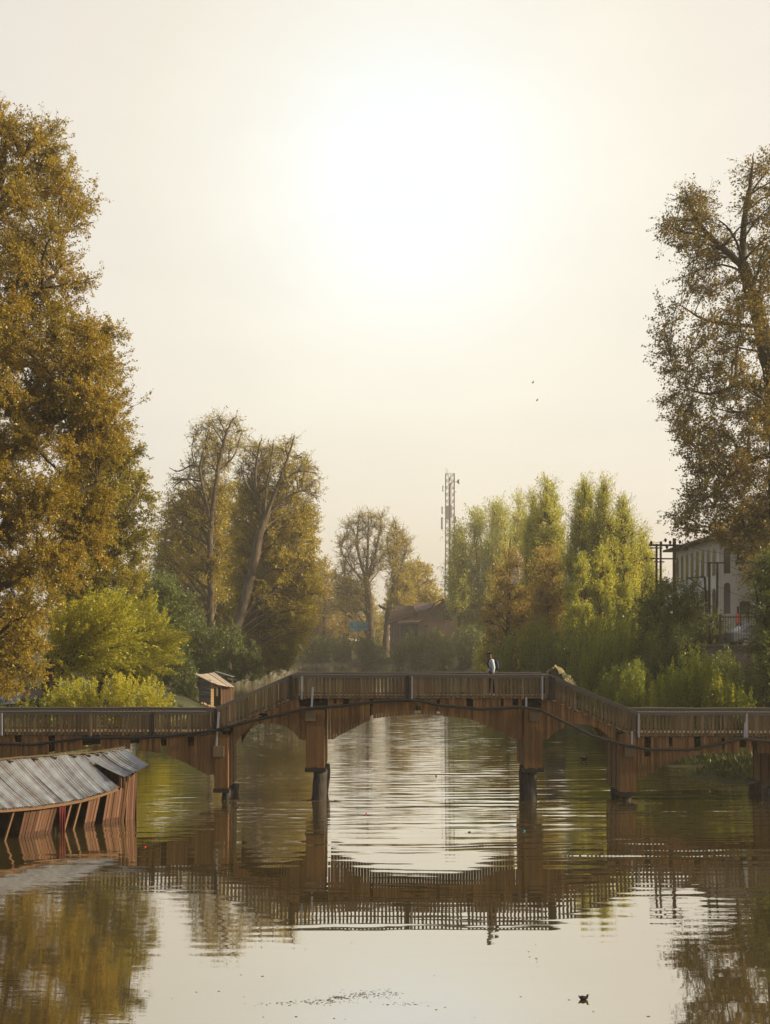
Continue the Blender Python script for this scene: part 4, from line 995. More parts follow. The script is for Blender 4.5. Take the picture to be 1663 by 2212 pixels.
RB = [  # label, d, bases, outline, n, leaf material, size, per
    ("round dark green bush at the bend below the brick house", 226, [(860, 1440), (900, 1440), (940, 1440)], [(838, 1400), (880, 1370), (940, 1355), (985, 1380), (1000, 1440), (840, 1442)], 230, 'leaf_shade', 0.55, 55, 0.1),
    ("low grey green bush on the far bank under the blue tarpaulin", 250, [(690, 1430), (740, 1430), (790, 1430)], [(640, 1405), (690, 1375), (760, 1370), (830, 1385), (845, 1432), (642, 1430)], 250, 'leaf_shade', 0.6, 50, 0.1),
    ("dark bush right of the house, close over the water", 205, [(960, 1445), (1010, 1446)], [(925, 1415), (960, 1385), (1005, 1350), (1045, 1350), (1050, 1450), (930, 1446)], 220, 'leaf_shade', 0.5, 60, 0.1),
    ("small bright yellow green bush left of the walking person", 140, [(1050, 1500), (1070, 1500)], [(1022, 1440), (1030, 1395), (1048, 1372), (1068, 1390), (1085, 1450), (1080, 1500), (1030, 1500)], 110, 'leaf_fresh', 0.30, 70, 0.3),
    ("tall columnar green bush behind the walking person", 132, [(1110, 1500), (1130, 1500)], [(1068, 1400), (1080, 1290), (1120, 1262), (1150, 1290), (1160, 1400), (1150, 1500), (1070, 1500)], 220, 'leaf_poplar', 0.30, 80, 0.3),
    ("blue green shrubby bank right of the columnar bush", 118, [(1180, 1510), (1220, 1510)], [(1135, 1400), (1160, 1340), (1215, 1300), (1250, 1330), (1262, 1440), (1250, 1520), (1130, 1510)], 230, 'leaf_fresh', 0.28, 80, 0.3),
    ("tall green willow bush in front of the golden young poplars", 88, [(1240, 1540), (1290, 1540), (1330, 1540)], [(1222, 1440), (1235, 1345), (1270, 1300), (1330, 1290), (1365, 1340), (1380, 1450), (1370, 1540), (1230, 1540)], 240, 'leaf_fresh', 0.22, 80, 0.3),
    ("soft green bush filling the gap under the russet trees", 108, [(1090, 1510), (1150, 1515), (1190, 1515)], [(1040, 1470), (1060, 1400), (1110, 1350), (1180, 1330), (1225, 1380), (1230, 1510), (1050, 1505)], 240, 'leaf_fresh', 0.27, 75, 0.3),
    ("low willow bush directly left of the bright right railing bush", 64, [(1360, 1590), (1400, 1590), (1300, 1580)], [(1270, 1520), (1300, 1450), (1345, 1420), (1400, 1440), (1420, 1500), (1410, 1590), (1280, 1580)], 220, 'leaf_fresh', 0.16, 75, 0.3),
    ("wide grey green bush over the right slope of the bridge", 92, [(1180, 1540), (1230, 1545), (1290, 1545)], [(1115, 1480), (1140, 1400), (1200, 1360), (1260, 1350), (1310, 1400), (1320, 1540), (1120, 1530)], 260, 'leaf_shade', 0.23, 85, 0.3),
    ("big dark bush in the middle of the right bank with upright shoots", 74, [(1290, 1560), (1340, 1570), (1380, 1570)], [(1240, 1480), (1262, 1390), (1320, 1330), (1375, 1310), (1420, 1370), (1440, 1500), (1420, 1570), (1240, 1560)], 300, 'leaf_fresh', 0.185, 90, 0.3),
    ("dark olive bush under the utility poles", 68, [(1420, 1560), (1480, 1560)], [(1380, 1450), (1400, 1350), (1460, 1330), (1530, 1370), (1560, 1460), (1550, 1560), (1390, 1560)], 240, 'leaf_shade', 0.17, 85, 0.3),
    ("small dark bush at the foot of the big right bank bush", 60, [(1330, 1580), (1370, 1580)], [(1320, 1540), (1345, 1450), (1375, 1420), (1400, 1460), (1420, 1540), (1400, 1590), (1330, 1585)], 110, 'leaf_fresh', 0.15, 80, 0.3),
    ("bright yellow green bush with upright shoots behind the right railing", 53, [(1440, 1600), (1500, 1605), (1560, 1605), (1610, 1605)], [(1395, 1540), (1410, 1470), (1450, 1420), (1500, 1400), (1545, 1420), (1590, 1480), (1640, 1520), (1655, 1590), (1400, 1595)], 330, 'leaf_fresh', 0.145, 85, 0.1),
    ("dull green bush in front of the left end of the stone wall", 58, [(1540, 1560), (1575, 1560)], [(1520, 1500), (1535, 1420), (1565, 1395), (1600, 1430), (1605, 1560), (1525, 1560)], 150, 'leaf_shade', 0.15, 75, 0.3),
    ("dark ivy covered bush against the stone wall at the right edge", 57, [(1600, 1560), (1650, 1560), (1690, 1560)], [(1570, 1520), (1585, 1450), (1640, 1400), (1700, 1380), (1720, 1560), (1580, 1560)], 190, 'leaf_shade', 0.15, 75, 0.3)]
for i, (lab, dd, bases, poly, n, lm, sz, per, top) in enumerate(RB):
    make_bush("bush", lab, "bush", dd, bases, poly, n, M[lm], 81 + i, G_RB, leaf=sz, per=per, depth=dd * 0.026, stemr=0.012 * max(1, dd / 90), rise=0.2, spread=0.22 * max(1, dd / 110), t0=0.12, top=top)
# upright yellow shoots above the bushes
for i, (x0, y0, y1, dd, w) in enumerate([(1398, 1330, 1262, 76, 9), (1410, 1335, 1270, 76, 8), (1425, 1335, 1258, 76, 10), (1438, 1340, 1280, 76, 8), (1384, 1340, 1285, 76, 8)]):
    make_bush("sapling", "upright yellow green poplar sapling, one of five below the utility poles", "tree", dd, [(x0, y0 + 150)],
        [(x0 - w * .5, y1 + 12), (x0, y1), (x0 + w * .5, y1 + 12), (x0 + w, y0), (x0 - w, y0)], 26, M['leaf_willow'], 101 + i, "poplar saplings below the utility poles", leaf=0.16, per=60, depth=0.35, stemr=0.01, rise=0.0, spread=0.05, t0=0.3)
for i, (x0, y0, y1, w) in enumerate([(1452, 1520, 1415, 8), (1478, 1520, 1432, 7), (1497, 1520, 1392, 9), (1512, 1520, 1404, 7), (1531, 1520, 1398, 8), (1552, 1530, 1440, 7), (1580, 1540, 1462, 7), (1430, 1530, 1448, 7), (1622, 1550, 1490, 7), (1408, 1535, 1470, 7)]):
    make_bush("sucker_shoot", "upright yellow green shoot rising out of the bush behind the right railing", "plant", 53, [(x0 + 4, y0 + 40)],
        [(x0 - w * .45, y1 + 14), (x0, y1), (x0 + w * .45, y1 + 14), (x0 + w, y0), (x0 - w, y0)], 16, M['leaf_willow'], 121 + i, "upright shoots of the bush behind the right railing", leaf=0.14, per=40, depth=0.25, stemr=0.01, rise=0.0, spread=0.055, t0=0.3)
# the far wood that closes the view
def far_wood():
    rg = np.random.default_rng(5)
    n = 30000
    xs = rg.uniform(-190, 150, n); ys = rg.uniform(330, 372, n)
    top = 13 + 5 * np.sin(xs * 0.11) + 4 * np.sin(xs * 0.31 + 1) + 3 * np.sin(xs * 0.83)
    zs = 2 + np.abs(top) * rg.random(n) ** 0.7
    v, f = leaves(np.stack([xs, ys, zs], 1), rg.normal(0, 0.5, (n, 3)) + np.array([0, 0, 0.8]), 1.2, rg, 0.6)
    o = link_mesh("far_wood", np_mesh("far_wood", v, f, rg.random(n)), M['leaf_golddark'])
    tag(o, "hazy band of distant trees closing the river view", "wood", kind="stuff")
far_wood()
def grass():
    rg = np.random.default_rng(6)
    n = 52000
    xs = np.concatenate([rg.uniform(12.5, 27, n), rg.uniform(-30, -13, n // 2)]); ys = np.concatenate([rg.uniform(42, 74, n), rg.uniform(50, 88, n // 2)])
    d = river_dist(xs, ys); ok = (d > 0.12) & ~((xs > 17) & (ys > 59.5))
    xs, ys = xs[ok], ys[ok]; zs = ground_z(xs, ys) - 0.02
    v, f = leaves(np.stack([xs, ys, zs], 1), np.tile(np.array([0, 0, 2.2]), (len(xs), 1)), 0.24, rg, 0.22)
    o = link_mesh("bank_grass", np_mesh("bank_grass", v, f, rg.random(len(xs))), M['grass'])
    tag(o, "rough grass and weeds growing on the river banks", "grass", kind="stuff")
grass()


# ------------------------------------------------------------------ sunken shed in the left foreground
def shed():
    W0 = np.array([-8.77, 35.9]); DV = np.array([-0.622, -0.783]); NV = np.array([0.783, -0.622])   # wall foot line, its direction towards the camera, its outward side
    def zp(zx, zy): return zx / 3.850, 1598.3 + zy / 3.850
    def on_line(zx, zy, off):
        """point of the vertical plane parallel to the wall (off metres outward) under that sketch pixel"""
        x, y = zp(zx, zy)
        o = W0 + NV * off
        k = (x - CX) / F
        # o + t DV has x = k*y
        t = (k * o[1] - o[0]) / (DV[0] - k * DV[1])
        q = o + t * DV
        return np.array((q[0], q[1], HC - (y - YH) / F * q[1])), t
    root = empty("sunken_shed", (W0[0] + DV[0] * 3 - NV[0], W0[1] + DV[1] * 3 - NV[1], 0), "collapsed timber shed with a corrugated tin roof standing half sunk in the water", "shed")
    eave_px = [(-1500, 800), (-900, 640), (-420, 585), (0, 572), (150, 563), (350, 545), (560, 515), (700, 488), (830, 452), (995, 392)]
    ridge_px = [(-2000, 330), (-1500, 270), (-950, 215), (-420, 190), (-250, 185), (-40, 172), (200, 152), (370, 140), (520, 125), (690, 118)]
    E = np.array([on_line(*p, 0.26)[0] for p in eave_px]); Rg = np.array([on_line(*p, -1.95)[0] for p in ridge_px])
    def dense(a, n):
        s = np.linspace(0, len(a) - 1, n); i = np.minimum(s.astype(int), len(a) - 2); f = (s - i)[:, None]
        return a[i] * (1 - f) + a[i + 1] * f
    def sheet(ep, rp, r, ph, lift0=0.0, lift1=0.0):
        n = max(24, int(np.linalg.norm(ep[-1] - ep[0]) / 0.018)); m = 9
        e, g = dense(ep, n), dense(rp, n)
        wv = 0.016 * np.sin(np.arange(n) * 0.018 / 0.082 * 2 * np.pi + ph)
        V = []
        for j in range(m):
            t = j / (m - 1)
            row = e * (1 - t) + g * t
            row[:, 2] += wv + lift0 + (lift1 - lift0) * np.linspace(0, 1, n) - 0.05 * math.sin(math.pi * t) + 0.012 * np.sin(np.arange(n) * 0.07 + 5 * t + ph)
            if j == 0:
                row[:, 2] += 0.015 * np.sin(np.arange(n) * 1.7); row[:, :2] += NV * (0.02 * np.sin(np.arange(n) * 0.9 + ph))[:, None]
            V.append(row)
        V = np.array(V).reshape(-1, 3)
        low = V.copy(); low[:, 2] -= 0.006
        idx = np.arange(n * m).reshape(m, n)
        f = np.stack([idx[:-1, :-1], idx[:-1, 1:], idx[1:, 1:], idx[1:, :-1]], -1).reshape(-1, 4)
        col = np.tile(np.clip(0.5 + 0.28 * np.sin(np.arange(n - 1) * 0.21 + ph) + np.random.default_rng(int(r * 1000)).normal(0, 0.22, n - 1), 0, 1), m - 1)
        link_mesh("roof_sheet", np_mesh("roof_sheet", np.concatenate([V, low]), np.concatenate([f, f[:, ::-1] + n * m]), np.concatenate([col, col]), True), M['tin'], root)
    cuts = [0, 1.0, 2.0, 3.0, 4.6, 5.9, 7.1, 8.1, 9.0]
    def sub(a, s0, s1, n=12):
        s = np.linspace(s0, s1, n); i = np.minimum(s.astype(int), len(a) - 2); f = (s - i)[:, None]
        return a[i] * (1 - f) + a[i + 1] * f
    for k, (c0, c1) in enumerate(zip(cuts, cuts[1:])):
        hole = 0.05 if k == len(cuts) - 3 else 0.0
        sheet(sub(E, c0 - 0.05, min(9, c1 + 0.04)) if k else sub(E, c0, c1 + .04), sub(Rg, max(0, c0 - 0.05), min(9, c1 + 0.04)), 0.31 + 0.07 * k, k * 1.3, 0.012 * (k % 2), 0.012 * ((k + 1) % 2) + hole)
    # the lifted sheets at the far end
    e2 = np.array([on_line(1005, 300, 0.20)[0], on_line(1050, 305, 0.22)[0], on_line(1100, 278, 0.26)[0], on_line(1160, 255, 0.28)[0], on_line(1200, 228, 0.3)[0], on_line(1236, 205, 0.32)[0]])
    r2 = np.array([on_line(692, 122, -1.9)[0], on_line(760, 112, -1.9)[0], on_line(830, 103, -1.9)[0], on_line(900, 93, -1.9)[0], on_line(970, 80, -1.9)[0], on_line(1028, 70, -1.9)[0]])
    sheet(e2[:4], r2[:4], 0.83, 0.4); sheet(e2[2:], r2[2:], 0.95, 2.0, 0.02, 0.02)
    # beams
    mb = MB()
    for a, b in zip(E, E[1:]):
        o = np.array([-NV[0] * 0.10, -NV[1] * 0.10, -0.075])
        mb.beam(a + o, b + o, 0.05, 0.10, 0.7)
    mb.build("eave_beam", M['shedtrim'], root)
    mb = MB()
    rr = np.concatenate([Rg, r2[1:]])
    for i, (a, b) in enumerate(zip(rr, rr[1:])):
        o = np.array([0, 0, 0.035])
        mb.beam(a + o, b + o + np.array([0, 0, 0.02]), 0.22, 0.03, 0.3)
        c = (a + b) / 2
        mb.beam(c + np.array([-0.2, -0.1, 0.0]), c + np.array([0.2, -0.2, -0.05]), 0.06, 0.05)
    mb.build("ridge_board", M['rail'], root)
    # leaning plank panels between dark openings: (top left, top right, bottom left, bottom right) in sketch px
    def quad_pt(q, u, v):
        return (q[0] * (1 - u) + q[1] * u) * (1 - v) + (q[2] * (1 - u) + q[3] * u) * v
    panels = [((-900, 640), (-760, 615), (-990, 930), (-850, 900)), ((-420, 590), (-180, 578), (-500, 850), (-270, 845)), ((212, 560), (486, 530), (148, 826), (412, 786)),
              ((742, 482), (838, 460), (690, 742), (776, 726)), ((893, 440), (1040, 395), (846, 705), (1005, 665))]
    for (a, b, c, d_) in panels:
        q = [on_line(*p, 0.0)[0] for p in (a, b, c, d_)]
        for i in (0, 1):
            q[i][2] += 0.05
            q[i + 2] = q[i] + (q[i + 2] - q[i]) * (q[i][2] + 0.35) / max(0.3, q[i][2] - q[i + 2][2])
        mb = MB()
        nb_ = max(3, int(np.linalg.norm(q[1] - q[0]) / 0.105))
        for i in range(nb_):
            u0, u1 = (i + 0.04) / nb_, (i + 0.90) / nb_
            v0 = RND.uniform(0, 0.05)
            vw = (q[0][2] - RND.uniform(.10, .17)) / (q[0][2] + .35)
            wet = [quad_pt(q, u0, 1), quad_pt(q, u1, 1), quad_pt(q, u1, vw), quad_pt(q, u0, vw)]
            p = [quad_pt(q, u0, vw), quad_pt(q, u1, vw), quad_pt(q, u1, v0), quad_pt(q, u0, v0)]
            dd = np.array([NV[0], NV[1], 0]) * (0.02 + RND.uniform(-0.012, 0.012)); back = -np.array([NV[0], NV[1], 0]) * 0.025
            mb.hexa([p[0] + dd, p[1] + dd, p[1] + back, p[0] + back, p[3] + dd, p[2] + dd, p[2] + back, p[3] + back], min(1, max(0, RND.gauss(0.5, 0.3))))
            mb.hexa([wet[0] + dd, wet[1] + dd, wet[1] + back, wet[0] + back, wet[3] + dd, wet[2] + dd, wet[2] + back, wet[3] + back], 0.0)
        mb.build("wall_panel", M['shedwood'], root)
    for (a, b) in [((118, 575), (38, 835)), ((590, 525), (560, 640)), ((672, 500), (603, 756)), ((1046, 350), (1006, 668)), ((-40, 585), (-110, 860)), ((-600, 610), (-690, 880)), ((1000, 300), (1002, 395)), ((1030, 300), (1033, 400)), ((1072, 290), (1020, 640))]:
        p, q = on_line(*a, 0.03)[0], on_line(*b, 0.03)[0]
        if b[1] > 560: q = p + (q - p) * (p[2] + 0.3) / max(0.05, (p[2] - q[2]))
        mb = MB(); mb.beam(p, q, 0.075, 0.06)
        mb.build("post", M['shedtrim'], root)
    # end wall turning away at the right
    p0, p1 = on_line(1062, 330, 0.0)[0], on_line(1140, 262, 0.0)[0]
    mb = MB()
    for i in range(5):
        u0, u1 = i / 5 + .01, (i + .92) / 5
        a, b = p0 * (1 - u0) + p1 * u0, p0 * (1 - u1) + p1 * u1
        sh = DV * 0.12
        lo_a, lo_b = np.array([a[0] + sh[0], a[1] + sh[1], -0.35]), np.array([b[0] + sh[0], b[1] + sh[1], -0.35])
        bk = -np.array([NV[0], NV[1], 0]) * 0.03
        mb.hexa([lo_a, lo_b, lo_b + bk, lo_a + bk, a, b, b + bk, a + bk])
    c = p1; c2 = p1 - np.array([NV[0], NV[1], 0]) * 1.9
    for i in range(14):
        u0, u1 = i / 14, (i + .93) / 14
        a, b = c * (1 - u0) + c2 * u0, c * (1 - u1) + c2 * u1
        bk = np.array([DV[0], DV[1], 0]) * 0.03
        mb.hexa([(a[0], a[1], -0.35), (b[0], b[1], -0.35), (b[0] + bk[0], b[1] + bk[1], -0.35), (a[0] + bk[0], a[1] + bk[1], -0.35), a, b, b + bk, a + bk])
    mb.build("end_wall", M['shedwood'], root)
    # back wall
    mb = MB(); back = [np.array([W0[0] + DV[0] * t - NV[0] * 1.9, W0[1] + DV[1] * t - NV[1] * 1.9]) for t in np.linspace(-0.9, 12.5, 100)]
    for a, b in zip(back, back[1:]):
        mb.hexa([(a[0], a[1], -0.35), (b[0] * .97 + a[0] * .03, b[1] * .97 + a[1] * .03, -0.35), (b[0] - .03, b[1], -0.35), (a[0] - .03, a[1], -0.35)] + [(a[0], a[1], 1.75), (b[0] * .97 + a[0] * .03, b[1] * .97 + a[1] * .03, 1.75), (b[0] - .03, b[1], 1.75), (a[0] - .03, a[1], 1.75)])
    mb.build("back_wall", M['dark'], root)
    # the red cloth in the doorway
    q = [on_line(*p, 0.09)[0] for p in ((488, 528), (552, 522), (492, 770), (548, 765))]
    n, m = 16, 14; V = []
    for j in range(m):
        for i in range(n):
            u, v = i / (n - 1), j / (m - 1)
            pt = quad_pt(q, 0.5 + (u - 0.5) * (1 - 0.12 * math.sin(v * 3)), v)
            o = 0.035 * math.sin(u * 17 + v * 1.5) * (0.4 + v)
            V.append(pt + np.array([NV[0], NV[1], 0]) * o)
    V = np.array(V); V2 = V - np.array([NV[0], NV[1], 0]) * 0.008
    idx = np.arange(n * m).reshape(m, n)
    f = np.stack([idx[:-1, :-1], idx[:-1, 1:], idx[1:, 1:], idx[1:, :-1]], -1).reshape(-1, 4)
    o = link_mesh("cloth", np_mesh("cloth", np.concatenate([V, V2]), np.concatenate([f, f[:, ::-1] + n * m]), np.full(2 * len(f), 0.5), True), M['redcloth'])
    tag(o, "faded red cloth hanging in the doorway of the sunken shed", "cloth")
shed()

# ------------------------------------------------------------------ small hut on the left bank
def hut():
    d = 95.0; S = d / F
    def q(zx, zy, dd=d): return P(zx / 12.833 + 388.8, zy / 12.833 + 1425.5, dd)
    c = q(860, 1330)                                   # corner facing the camera
    z0 = c[2]
    ex = np.array([0.80, 0.60, 0]); ey = np.array([-0.62, 0.78, 0])
    L1, L2 = 2.3, 2.2
    root = empty("hut", (c[0], c[1] + 1, z0), "small wooden hut with a pale board roof on the left bank above the railing", "hut")
    up = np.array([0, 0, 1.0])
    def wall(mb, a, dirv, l, h0, h1, n, horiz=True):
        nrm_ = np.cross(dirv, up)
        for i in range(n):
            if horiz:
                t0, t1 = i / n, (i + 0.9) / n
                hh0, hh1 = (h0 + h1) / 2 * t0, (h0 + h1) / 2 * t1
                p = [a + up * hh0, a + dirv * l + up * hh0]
                mb.hexa([p[0], p[1], p[1] - nrm_ * .05, p[0] - nrm_ * .05] + [x + up * (hh1 - hh0) for x in (p[0], p[1], p[1] - nrm_ * .05, p[0] - nrm_ * .05)])
            else:
                t0, t1 = i / n, (i + 0.88) / n
                p = [a + dirv * l * t0, a + dirv * l * t1]; h = h0 + (h1 - h0) * (t0 + t1) / 2
                mb.hexa([p[0], p[1], p[1] - nrm_ * .05, p[0] - nrm_ * .05] + [x + up * h for x in (p[0], p[1], p[1] - nrm_ * .05, p[0] - nrm_ * .05)])
    mb = MB(); wall(mb, c, ey, L2, 2.35, 2.85, 9); wall(mb, c + ex * L1, ey, L2, 1.7, 2.4, 9); wall(mb, c + ey * L2, ex, L1, 2.6, 2.0, 9)
    mb.build("wall", M['hutdark'], root)
    mb = MB(); wall(mb, c, ex, 0.28, 2.3, 2.25, 9); mb.build("wall", M['hutlight'], root)
    mb = MB()
    wall(mb, c + ex * 0.30 + up * 1.85, ex, 0.75, 0.38, 0.30, 7, False)
    mb.build("lintel_board", M['hutlight'], root)
    mb = MB(); mb.beam(c + ex * 0.60 + up * 1.05, c + ex * 0.60 + up * 1.84, 0.16, 0.06); mb.beam(c + ex * 1.06, c + ex * 1.06 + up * 2.1, 0.1, 0.1)
    mb.build("post", M['hutlight'], root)
    mb = MB(); wall(mb, c + ex * 1.15, ex, L1 - 1.15, 2.0, 1.75, 8, False); mb.build("wall", M['shedwood'], root)
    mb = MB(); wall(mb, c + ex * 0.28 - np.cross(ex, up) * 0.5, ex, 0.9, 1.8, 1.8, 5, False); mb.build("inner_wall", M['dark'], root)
    # roof: sagging boards sloping to the front right
    a, b, e, g = q(395, 385, 97), q(945, 335, 98.5), q(1500, 735, 96), q(860, 610, 94.3)
    n = 15; mb = MB()
    for i in range(n):
        u0, u1 = i / n, (i + .95) / n
        z = RND.uniform(-.02, .03)
        P4 = [a * (1 - u0) + b * u0, a * (1 - u1) + b * u1, g * (1 - u1) + e * u1, g * (1 - u0) + e * u0]
        P4 = [p + up * (z - 0.10 * math.sin(3.1 * u0)) for p in P4]
        mb.hexa([p - up * .05 for p in P4] + P4, min(1, max(0, RND.gauss(.6, .25))))
    mb.build("roof", M['paleroof'], root)
    mb = MB(); mb.beam(q(985, 325, 99), q(1470, 465, 98), 0.5, 0.06); mb.build("rear_roof", M['greytarp'], root)
    # stone and timber rubble at its foot
    mb = MB(); rg = random.Random(3)
    for k in range(16):
        p = q(600 + k * 24, 1215 + k * 8 + rg.uniform(-15, 15), 94)
        r = rg.uniform(.09, .17)
        mb.tube([p + np.array([-r * 1.2, 0, 0]), p + np.array([0, -.05, .02]), p + np.array([r * 1.2, 0.02, -.02])], [r * .6, r, r * .5], 6)
    tag(mb.build("log_pile", M['hutlight']), "heap of pale cut logs at the foot of the small hut", "log pile")
hut()

# ------------------------------------------------------------------ brick house at the bend
def brick_house():
    d = 240.0
    def q(zx, zy, dd=d): return P(zx / 6.565 + 812, zy / 6.565 + 1080, dd)
    zb = gz(8, 246) - 0.3
    root = empty("brick_house", (8, d + 4, zb), "old reddish brick house with rusty pitched roofs at the river bend", "house")
    def xs(zx, dd=d): return q(zx, 0, dd)[0]
    def zs(zy, dd=d): return q(0, zy, dd)[2]
    mb = MB()
    mb.box(xs(200), xs(620), d + .4, d + 9, zb, zs(1570)); mb.box(xs(600), xs(1180), d - 1.2, d + 9, zb, zs(1560)); mb.box(xs(1180), xs(1500), d + .8, d + 9, zb, zs(1500))
    mb.build("wall", M['brick'], root)
    # roofs
    mb = MB()
    def slope(p, th=.25, r=None): mb.hexa([(a[0], a[1], a[2] - th) for a in p] + p, r)
    y0, y1 = d - .4, d + 5
    slope([(xs(150), y0, zs(1760)), (xs(580), y0, zs(1600)), (xs(545), y1, zs(1490)), (xs(295), y1, zs(1488))], r=.2)
    slope([(xs(560), y0 - .3, zs(1590)), (xs(760), y0 - 1.4, zs(1560)), (xs(860), y1, zs(1452)), (xs(530), y1, zs(1455))], r=.8)
    slope([(xs(1000), y1, zs(1455)), (xs(1500), y1, zs(1450)), (xs(1520), y0, zs(1570)), (xs(1120), y0, zs(1570))], r=.1)
    mb.build("roof", M['rustroof'], root)
    mb = MB()
    zc, zl = zs(1385), zs(1570)
    for s0, s1 in (((690, 1565), (940, 1385)), ((940, 1385), (1160, 1565))):
        a, b = q(*s0, d - 2.4), q(*s1, d - 2.4)
        p = [(a[0], d - 2.4, a[2]), (b[0], d - 2.4, b[2]), (b[0], d + 6, b[2]), (a[0], d + 6, a[2])]
        mb.hexa([(x, y, z - .35) for x, y, z in p] + p, .5)
    mb.build("gable_roof", M['rustroof'], root)
    mb = MB(); mb.prism([(xs(720), zl - .2), (xs(1140), zl - .2), (xs(940), zc - .8)], d - 1.3, d - 1.0); mb.build("gable_wall", M['brick'], root)
    mb = MB(); mb.prism([(xs(940), zs(1560)), (xs(1130), zs(1560)), (xs(1035), zs(1497))], d - 2.2, d - 1.9); mb.build("dormer_gable", M['hutlight'], root)
    mb = MB(); p = [q(290, 1745, d - 2.6), q(580, 1725, d - 2.6), q(700, 1660, d - .5), q(330, 1700, d + .3)]
    mb.hexa([x - np.array([0, 0, .2]) for x in p] + p); mb.build("porch_roof", M['rustroof'], root)
    for (a, b, c, e) in [(530, 610, 1575, 1665), (625, 690, 1580, 1660), (790, 850, 1590, 1640), (950, 1080, 1590, 1710), (680, 740, 1770, 1810), (845, 885, 1590, 1620), (300, 600, 1760, 1930)]:
        dd = d - 1.2 if a > 595 and a < 1180 else d + .4
        mb = MB(); mb.box(xs(a, dd), xs(b, dd), dd - .12, dd + .1, zs(e, dd), zs(c, dd)); w = mb.build("window", M['hutdark'], root)
        mb = MB(); n = 3 if b - a > 100 else 2
        for i in range(n):
            u0, u1 = a + (b - a) * (i + .12) / n, a + (b - a) * (i + .88) / n
            mb.box(xs(u0, dd), xs(u1, dd), dd - .16, dd - .10, zs(e - 6, dd), zs(c + 6, dd))
        mb.build("pane", M['glass'], w)
    mb = MB()
    for zx in (230, 265, 330, 460, 590): mb.box(xs(zx), xs(zx + 14), d - 2.2, d - 1.9, zb, zs(1745))
    mb.build("porch_post", M['hutdark'], root)
brick_house()

# ------------------------------------------------------------------ lattice mast
def mast():
    d = 300.0; S = d / F
    x0, x1 = P(962.5, 0, d)[0], P(981, 0, d)[0]; zt = P(0, 1024, d)[2]; zb = gz((x0 + x1) / 2, d) - .2
    w = (x1 - x0) / 2; cx = (x0 + x1) / 2
    root = empty("lattice_mast", (cx, d, zb), "tall steel lattice mast with antennas and a round dish behind the poplars", "mast")
    def leg(t): return 1.0 + 0.75 * max(0, (0.60 - t)) 
    def pt(sx, sy, t): k = w * leg(t); return (cx + sx * k, d + sy * k, zb + (zt - zb) * t)
    N = 26; mb = MB()
    for sx, sy in ((-1, -1), (1, -1), (1, 1), (-1, 1)):
        for i in range(N): mb.beam(pt(sx, sy, i / N), pt(sx, sy, (i + 1) / N), .16, .16)
    mb.build("leg", M['steel'], root)
    mb = MB(); C4 = [(-1, -1), (1, -1), (1, 1), (-1, 1)]
    for i in range(N + 1):
        for a, b in zip(C4, C4[1:] + C4[:1]):
            mb.beam(pt(*a, i / N), pt(*b, i / N), .11, .11)
            if i < N:
                mb.beam(pt(*a, i / N), pt(*b, (i + 1) / N), .08, .08); mb.beam(pt(*b, i / N), pt(*a, (i + 1) / N), .08, .08)
    mb.build("bracing", M['steel'], root)
    mb = MB(); mb.box(cx - .35, cx + .15, d - .2, d + .2, zb, zt - .2); mb.build("cable_ladder", M['steel'], root)
    mb = MB(); mb.beam((cx - w, d - w, zt), (cx - w, d - w, zt + 1.6), .08, .08); mb.beam((cx - w * .6, d - w, zt), (cx - w * .6, d - w, zt + 1.2), .08, .08); mb.build("rod", M['steel'], root)
    def Z(y): return P(0, y, d)[2]
    for (px, ya, yb, wd) in [(955.5, 1051, 1064, .25), (954, 1096, 1112, .35), (953.5, 1119, 1145, .5), (982.5, 1117, 1131, .4), (966, 1094, 1124, .9), (973, 1093, 1120, .45)]:
        x = P(px, 0, d)[0]; mb = MB(); mb.box(x - wd / 2, x + wd / 2, d - w - .8, d - w - .5, Z(yb), Z(ya)); mb.box(x - .04, x + .04, d - w - .5, d - w + .1, Z((ya + yb) / 2) - .1, Z((ya + yb) / 2) + .1)
        xa = cx - w if px < 970 else cx + w
        mb.beam((x, d - w - .4, Z(yb) + .4), (xa, d - w, Z(yb) + .4), .08, .08); mb.beam((x, d - w - .4, Z(ya) - .4), (xa, d - w, Z(ya) - .4), .08, .08)
        mb.build("antenna", M['dish'], root)
    def drum(px, py, r, dx):
        x, z = P(px, py, d)[[0, 2]]; mb = MB()
        mb.tube([(x, d - w, z), (x + dx * .35, d - w - .1, z), (x + dx * .8, d - w - .2, z)], [r * .25, r * .7, r], 14)
        mb.beam((x, d - w, z), (cx + w, d - w, z), .12, .12)
        mb.build("dish", M['dish'], root)
    drum(986, 1042, .82, 1.0); drum(969, 1030, .45, .3); drum(970, 1045, .75, .4); drum(984, 1064, .3, .3)
mast()

# ------------------------------------------------------------------ pink pointed dome behind the trees
def dome():
    d = 150.0; cx, cz = P(1122, 1190, d)[[0, 2]]; zb = gz(cx, d + 3)
    root = empty("temple", (cx, d + 3, zb), "pinkish pointed dome showing between the russet trees", "temple")
    prof = [(3.6, zb), (3.6, zb + 5.0), (3.3, zb + 6.5), (3.0, cz - 6.0), (2.6, cz - 4.2), (1.9, cz - 2.4), (1.1, cz - 1.0), (.35, cz - .25), (.05, cz + .5)]
    mb = MB(); mb.tube([(cx, d + 3, z) for r, z in prof], [r for r, z in prof], 12); mb.build("spire", M['pink'], root)
    mb = MB()
    for k in range(6):
        z = zb + 6.0 + (cz - zb - 7.5) * k / 6
        r = np.interp(z, [p[1] for p in prof], [p[0] for p in prof])
        mb.tube([(cx, d + 3, z), (cx, d + 3, z + .35)], [r + .18, r + .12], 12)
    mb.build("band", M['pink'], root)
dome()

